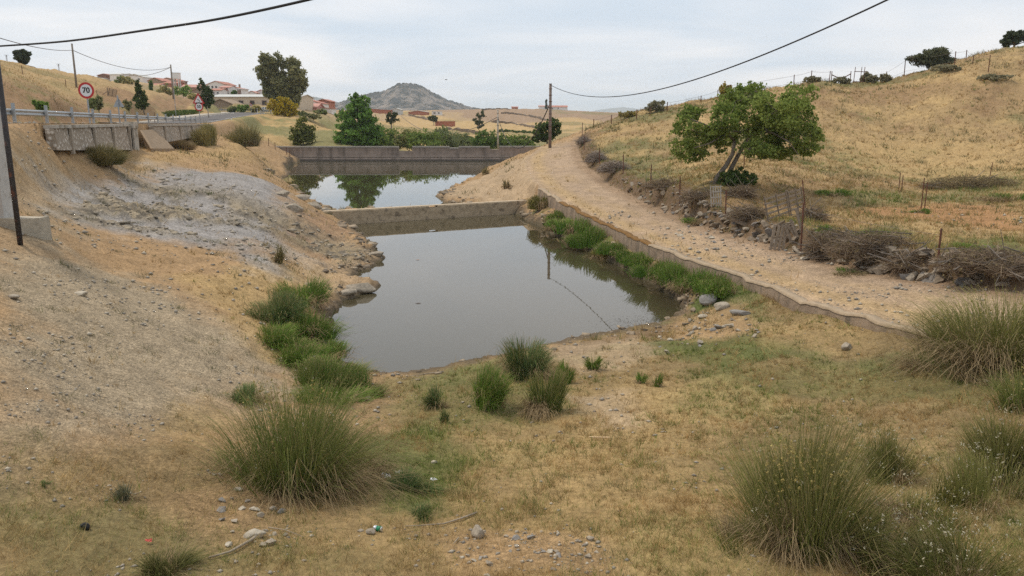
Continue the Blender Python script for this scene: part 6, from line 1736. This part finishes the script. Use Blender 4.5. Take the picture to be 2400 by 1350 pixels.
# ------------------------------------------------------------------ litter, sticks, small things
g = G(886, 1250); r = empty('drink_can', g + Vector((0, 0, .035)), 'crumpled green and silver drink can lying in the grass', 'can', rz=-.35)
AL = mat('aluminium', (.62, .63, .64), rough=.35, metal=.8, namt=.1, nscale=30); CANG = mat('can_green', (.02, .20, .10), rough=.4, namt=.15, nscale=40)
MB().tube([(-.060, 0, 0), (-.050, 0, 0), (-.010, 0, .002)], [.024, .033, .033], 14).build('silver_end', AL, r, smooth=True)
MB().tube([(-.010, 0, .002), (.048, 0, 0)], [.0332, .0332], 14).build('printed_body', CANG, r, smooth=True)
MB().tube([(.048, 0, 0), (.056, 0, 0), (.061, 0, 0)], [.033, .031, .025], 14).build('lid', AL, r, smooth=True)
def scrap(px, py, s, label, m):
    g = G(px, py); bm = bmesh.new(); bmesh.ops.create_grid(bm, x_segments=6, y_segments=5, size=.5)
    rng = np.random.default_rng(int(px))
    for v in bm.verts: v.co = Vector((v.co.x * s * 1.5 + rng.normal() * .01, v.co.y * s + rng.normal() * .01, .04 + abs(rng.normal()) * s * .22))
    me = bpy.data.meshes.new('plastic_scrap'); bm.to_mesh(me); bm.free(); me.materials.append(m)
    o = bpy.data.objects.new('plastic_scrap', me); o.location = g; tag(o, label, 'litter'); link(o)
PLW = mat('white_plastic', (.78, .78, .78), rough=.5, namt=.05)
scrap(905, 1115, .10, 'crumpled white plastic scrap in the dark weeds', PLW); scrap(935, 1108, .08, 'smaller white plastic scrap right of the crumpled one', PLW); scrap(1016, 1125, .055, 'bright white paper scrap beside the weed patch', PLW)
scrap(350, 1285, .045, 'faded red plastic scrap at the bottom left', mat('red_plastic', (.50, .10, .08), namt=.1))
stone(200, 1245, 26, 'round black lump in the grass at bottom left', 1, .9, name='black_lump').data.materials[0] = mat('black_lump', (.02, .02, .022), rough=.6, namt=.3)
g = G(1405, 1024); r = empty('wooden_lath', g + Vector((0, 0, .05)), 'pale wooden lath lying on the dry grass', 'lath'); MB().beam((-.19, .02, 0), (.19, -.03, .01), .035, .02).build('lath', mat('fresh_wood', (.58, .42, .25), nscale=12, namt=.15), r)
def stick(label, pts, rad, lift=.03):
    P = [G(*p) + Vector((0, 0, lift)) for p in pts]; o = P[0]
    r = empty('fallen_branch', o, label, 'branch'); MB().tube([p - o for p in P], [rad * (1 - .6 * i / (len(P) - 1)) for i in range(len(P))], 6).build('branch', mat('stick', (.33, .27, .20), nscale=12, namt=.25), r, smooth=True)
stick('long fallen branch left of the rounded tan stone', [(1118, 1197), (1080, 1212), (1040, 1222), (985, 1232), (950, 1238)], .016)
stick('thin stick lying along the near shore of the pond', [(1040, 868), (1000, 874), (955, 884)], .018)
stick('half-buried branch in the rubble at bottom left', [(620, 1262), (590, 1290), (540, 1312), (490, 1325)], .022)
stick('dark twig below the big rush clump', [(630, 1245), (670, 1255), (712, 1272)], .010)
stick('short pale twig on the bare patch', [(1075, 1262), (1062, 1280)], .010)
# leaves on the water
for px, py, c_, lb in ((979, 609, (.34, .18, .10), 'reddish leaf floating on the middle of the near pond'), (980, 711, (.10, .07, .05), 'dark leaf floating on the near pond below the reddish one')):
    p = Wz(px, py, .004); mb = MB(); mb.v = [(-.12, 0, 0), (-.04, .05, .012), (.05, .05, .012), (.13, .0, .004), (.05, -.05, .012), (-.04, -.05, .012)]; mb.f = [(0, 5, 4, 3, 2, 1)]
    o = mb.build('floating_leaf', mat('leaf_%d' % py, c_, namt=.1)); o.location = p; tag(o, lb, 'leaf')
# specks of scum near the pond corner
rr = np.random.default_rng(9); V = []; F = []
for i in range(420):
    f = rr.random(); p = Wz(1560 - 130 * f + rr.normal() * 25, 742 + 22 * f + rr.normal() * 9, .004)
    s_ = rr.uniform(.015, .05); a_ = rr.random() * 6.28; n_ = len(V)
    V += [(p.x + s_ * math.cos(a_), p.y + s_ * math.sin(a_), .004), (p.x - s_ * math.cos(a_), p.y - s_ * math.sin(a_), .004), (p.x + .4 * s_ * math.sin(a_), p.y - .4 * s_ * math.cos(a_), .005)]; F.append((n_, n_ + 1, n_ + 2))
mb = MB(); mb.v = V; mb.f = F; o = mb.build('floating_debris', mat('scum', (.06, .05, .035), namt=.2)); tag(o, 'dark specks of scum floating near the pond corner', 'debris', kind='stuff')
# bird
p = W(1046, 187, 160); r = empty('bird', p, 'small bird gliding in the sky right of the mountain peak', 'bird'); BD = mat('bird_dark', (.10, .09, .09), namt=0)
MB().tube([(-.28, 0, 0), (-.1, 0, .02), (.12, 0, .03), (.24, 0, .0)], [.02, .06, .06, .02], 6).build('body', BD, r)
for s in (-1, 1):
    mb = MB(); mb.v = [(-.08, 0, .03), (.08, 0, .03), (.0 + s * .18, s * .45, .10), (-.10 + s * .22, s * .45, .09)]; mb.f = [(0, 1, 2, 3)]; mb.build('wing', BD, r)

# ------------------------------------------------------------------ grass, weeds and pebbles
rg = np.random.default_rng(77)
def sample(n, t0, t1, y0, y1, power=0.0):
    t = rg.uniform(t0, t1, n); y = np.exp(rg.uniform(math.log(y0), math.log(y1), n))
    return t * y, y
def blades(name, label, x, y, hgt, wid, cols, lean=.5, tipc=1.15):
    n = len(x); z = H(x, y) - .01
    a = rg.uniform(0, 2 * math.pi, n); s = np.stack([np.cos(a), np.sin(a) * .5, np.zeros(n)], -1)
    ld = rg.normal(size=(n, 2)) * lean
    B = np.stack([x, y, z], -1)
    T = B + np.stack([ld[:, 0] * hgt, ld[:, 1] * hgt, hgt * (.55 + .6 * rg.random(n))], -1)
    V = np.stack([B - s * wid[:, None], B + s * wid[:, None], T], 1).reshape(-1, 3)
    C = np.stack([cols * .92, cols * .92, cols * tipc], 1).reshape(-1, 3)
    o = obj_np(name, V, [np.arange(n * 3).reshape(n, 3)], STEM, cols=C)
    tag(o, label, 'grass', kind='stuff')
    return o
S0, S1, S2 = np.array((.24, .165, .075)), np.array((.50, .355, .160)), np.array((.38, .23, .095))
N0, N1 = np.array((.080, .115, .025)), np.array((.21, .245, .065))
def grass_cols(green, n, x, y):
    m = rg.random((n, 1)); st = S0 * (1 - m) + S1 * m
    red = (fbm(x * .7 + 9, y * .7, 3, 1) > .56) & (rg.random(n) < .6); st[red] = st[red] * .4 + S2 * .6
    gm = rg.random((n, 1)); gn = N0 * (1 - gm) + N1 * gm
    patch = sstep(.38, .64, fbm(x * .9, y * .9, 4, 2))
    isg = rg.random(n) < np.clip(green * (.25 + 1.5 * patch), 0, 1)
    return np.where(isg[:, None], gn, st)
def grow(name, label, n, t0, t1, y0, y1, h0, h1, w0, lean, thr=.0, boost=1.0):
    x, y = sample(n, t0, t1, y0, y1)
    lx, lz, rx, rz = track(y)
    _, g, gr, gv, sd = zones(x, y)
    clump = sstep(.30, .62, fbm(x * 1.7, y * 1.7, 4, 3))
    keep = (rg.random(n) < g * (.25 + .95 * clump) * boost) & (sd < -.12)
    d, _, sg = road_pts(x, y); keep &= d > 6.4
    x, y, gr, g = x[keep], y[keep], gr[keep], g[keep]; m = len(x)
    sc = np.clip(y / 11.0, .8, 9)
    hgt = (h0 + (h1 - h0) * rg.random(m) ** 2.0) * (.55 + .9 * fbm(x * .6, y * .6, 3, 0))
    wid = w0 * sc * (.6 + .8 * rg.random(m))
    return blades(name, label, x, y, hgt, wid, grass_cols(gr, m, x, y), lean)
def tufts(name, label, n, per, t0, t1, y0, y1, h0, h1, w0, lean):
    x, y = sample(n, t0, t1, y0, y1)
    _, g, gr, gv, sd = zones(x, y)
    cl = sstep(.32, .66, fbm(x * 1.1, y * 1.1, 4, 1))
    keep = (rg.random(n) < np.clip(g, 0, 1) ** 1.3 * (.15 + 1.0 * cl)) & (sd < -.2) & (road_pts(x, y)[0] > 6.4)
    x, y, gr = x[keep], y[keep], gr[keep]; m = len(x)
    hh = (h0 + (h1 - h0) * rg.random(m) ** 1.8); col = grass_cols(gr, m, x, y)
    rad = hh * (.25 + .35 * rg.random(m))
    X = np.repeat(x, per) + rg.normal(size=m * per) * np.repeat(rad, per) * .55; Y_ = np.repeat(y, per) + rg.normal(size=m * per) * np.repeat(rad, per) * .55
    hg = np.repeat(hh, per) * (.45 + .75 * rg.random(m * per)); C = np.repeat(col * (.70 + .6 * rg.random((m, 1))), per, 0) * (.78 + .44 * rg.random((m * per, 1)))
    return blades(name, label, X, Y_, hg, w0 * np.clip(Y_ / 11, .8, 9) * (.6 + .8 * rg.random(m * per)), C, lean)
tufts('grass_tufts', 'ragged grass tufts of the near meadow', 36000, 13, -.70, .74, 5.7, 30, .05, .27, .0030, .6)
tufts('hill_tufts', 'ragged dry tufts on the hillside beyond the track', 24000, 9, -.1, .78, 24, 120, .10, .42, .0034, .5)
grow('meadow_grass', 'short dry and green grass of the near meadow and banks', 380000, -.70, .74, 5.7, 30, .02, .10, .0030, .9)
grow('hillside_grass', 'dry straw grass on the hillsides and fields', 330000, -.74, .78, 30, 140, .06, .34, .0042, .55)
# tall dry stalks sprinkled over the meadow and field
grow('tall_stalks', 'thin tall dry stalks standing in the meadow', 16000, -.2, .76, 6, 46, .22, .5, .0022, .35, boost=.6)
# small dark weeds on the gravel and hill
x, y = sample(3200, -.70, .76, 7, 110)
_, g, gr, gv, sd = zones(x, y); lx, lz, rx, rz = track(y)
keep = (sd < -.3) & ((x < lx - 1) | (x > rx + 1.2)) & (rg.random(len(x)) < np.where(x > rx, .65, .25)) & (road_pts(x, y)[0] > 7)
x, y = x[keep], y[keep]; m = len(x); per = 26
sz = np.repeat(np.clip(y / 55, .25, 1.6) * rg.uniform(.10, .50, m) , per)
cx_ = np.repeat(x, per) + rg.normal(size=m * per) * sz * .8; cy_ = np.repeat(y, per) + rg.normal(size=m * per) * sz * .8
tone = np.repeat(rg.random(m), per)[:, None]; cc = np.array((.085, .10, .04)) * (1 - tone) + np.array((.20, .185, .095)) * tone
blades('field_weeds', 'small dull green weeds dotted over slope and field', cx_, cy_, sz * 1.1, .0035 * np.clip(cy_ / 11, .8, 9), cc, .6)
# pebbles
x, y = sample(120000, -.70, .72, 6, 48)
_, g, gr, gv, sd = zones(x, y)
keep = (rg.random(len(x)) < gv * .30 * sstep(.35, .65, fbm(x * .8, y * .8, 3, 1))) & (sd < -.05)
x, y = x[keep], y[keep]; m = len(x); z = H(x, y)
s = (.009 + .034 * rg.random(m) ** 4) * np.clip(y / 12, .8, 3)
U = np.array([(1, 0, 0), (-1, 0, 0), (0, 1, 0), (0, -1, 0), (0, 0, .7), (0, 0, -.5)])
J = 1 + .4 * rg.normal(size=(m, 6, 1)) * .5; a = rg.random(m) * 6.28; ca, sa = np.cos(a), np.sin(a)
PV = U[None] * J * s[:, None, None]
PX = PV[:, :, 0] * ca[:, None] * 1.3 - PV[:, :, 1] * sa[:, None]; PY = PV[:, :, 0] * sa[:, None] * 1.3 + PV[:, :, 1] * ca[:, None]
V = np.stack([PX + x[:, None], PY + y[:, None], PV[:, :, 2] + (z + s * .25)[:, None]], -1).reshape(-1, 3)
T8 = np.array([(0, 2, 4), (2, 1, 4), (1, 3, 4), (3, 0, 4), (2, 0, 5), (1, 2, 5), (3, 1, 5), (0, 3, 5)])
F = (np.arange(m)[:, None, None] * 6 + T8[None]).reshape(-1, 3)
tn = rg.random((m, 1)); pc = np.array((.22, .195, .165)) * (1 - tn) + np.array((.46, .40, .31)) * tn
o = obj_np('gravel', V, [F], mat('gravel', attr=True, nscale=20, namt=.15), cols=np.repeat(pc, 6, 0)); tag(o, 'small loose stones strewn over the bare slopes', 'gravel', kind='stuff')

# broken slate and rock rubble: small tilted slabs
def rubble(name, label, x, y, s, base0, base1, tilt=(.5, .35), asp=2.2):
    m = len(x); z = H(x, y)
    U8 = np.array([(-1,-1,-1),(1,-1,-1),(1,1,-1),(-1,1,-1),(-1,-1,1),(1,-1,1),(1,1,1),(-1,1,1)], float) * np.array((.5 * asp, .5, .22))
    P = U8[None] * (1 + .35 * rg.normal(size=(m, 8, 3))) * s[:, None, None]
    yaw = .55 + rg.normal(size=m) * .8; tl = tilt[0] + rg.normal(size=m) * tilt[1]
    cy, sy = np.cos(tl), np.sin(tl); P = np.stack([P[..., 0], P[..., 1] * cy[:, None] - P[..., 2] * sy[:, None], P[..., 1] * sy[:, None] + P[..., 2] * cy[:, None]], -1)
    ca, sa = np.cos(yaw)[:, None], np.sin(yaw)[:, None]; P = np.stack([P[..., 0] * ca - P[..., 1] * sa, P[..., 0] * sa + P[..., 1] * ca, P[..., 2]], -1)
    P += np.stack([x, y, z + s * .08], -1)[:, None]
    Q6 = np.array([(0,3,2,1),(4,5,6,7),(0,1,5,4),(1,2,6,5),(2,3,7,6),(3,0,4,7)]); F = (np.arange(m)[:, None, None] * 8 + Q6[None]).reshape(-1, 4)
    t = rg.random((m, 1)); C = np.repeat(np.asarray(base0) * (1 - t) + np.asarray(base1) * t, 8, 0)
    o = obj_np(name, P.reshape(-1, 3), [F], mat('rubble', attr=True, nscale=9, namt=.25), cols=C); tag(o, label, 'rubble', kind='stuff')
x, y = sample(30000, -.62, -.10, 22, 50)
keep = (poly_sd_near(x, y, SLATE, 2.0) > -.5) & (rg.random(len(x)) < .10 + .9 * slate_patch(x, y) * sstep(.45, .6, fbm(x * .8, y * .8, 3, 2)))
keep &= rg.random(len(x)) < .16; x, y = x[keep], y[keep]
rubble('slate_rubble', 'broken slate pieces over the grey slope left of the ponds', x, y, .035 + .15 * rg.random(len(x)) ** 4, (.19, .165, .13), (.36, .30, .215))
x, y = sample(60000, -.45, .35, 20, 92)
sd = pond_sd(x, y); lx = track(y)[0]
keep = (sd < -.03) & (sd > -1.7) & (rg.random(len(x)) < sstep(-1.7, -.3, sd) * np.where(y < 27, .25, .7) * sstep(.4, .6, fbm(x * .9, y * .9, 3, 1))) & (x < lx - .4)
x, y = x[keep], y[keep]
rubble('bank_rubble', 'broken rock and clods along the pond margins', x, y, (.04 + .16 * rg.random(len(x)) ** 4) * np.clip(y / 30, .7, 2), (.14, .11, .08), (.37, .29, .20), tilt=(.2, .4), asp=1.5)

# ------------------------------------------------------------------ haze
hb = MB().box((0, 5200, 66), (24000, 13000, 188)).build('haze', mat('haze_placeholder'))
hm = bpy.data.materials.new('haze_air'); hm.use_nodes = True
N, L = hm.node_tree.nodes, hm.node_tree.links
for n in list(N): N.remove(n)
out = N.new('ShaderNodeOutputMaterial'); pv = N.new('ShaderNodeVolumePrincipled')
pv.inputs['Color'].default_value = (.82, .91, 1.0, 1); pv.inputs['Density'].default_value = .00013; pv.inputs['Anisotropy'].default_value = .1
L.new(pv.outputs[0], out.inputs['Volume']); hb.data.materials.clear(); hb.data.materials.append(hm)
tag(hb, 'thin pale summer haze over the whole valley', 'haze', kind='stuff')
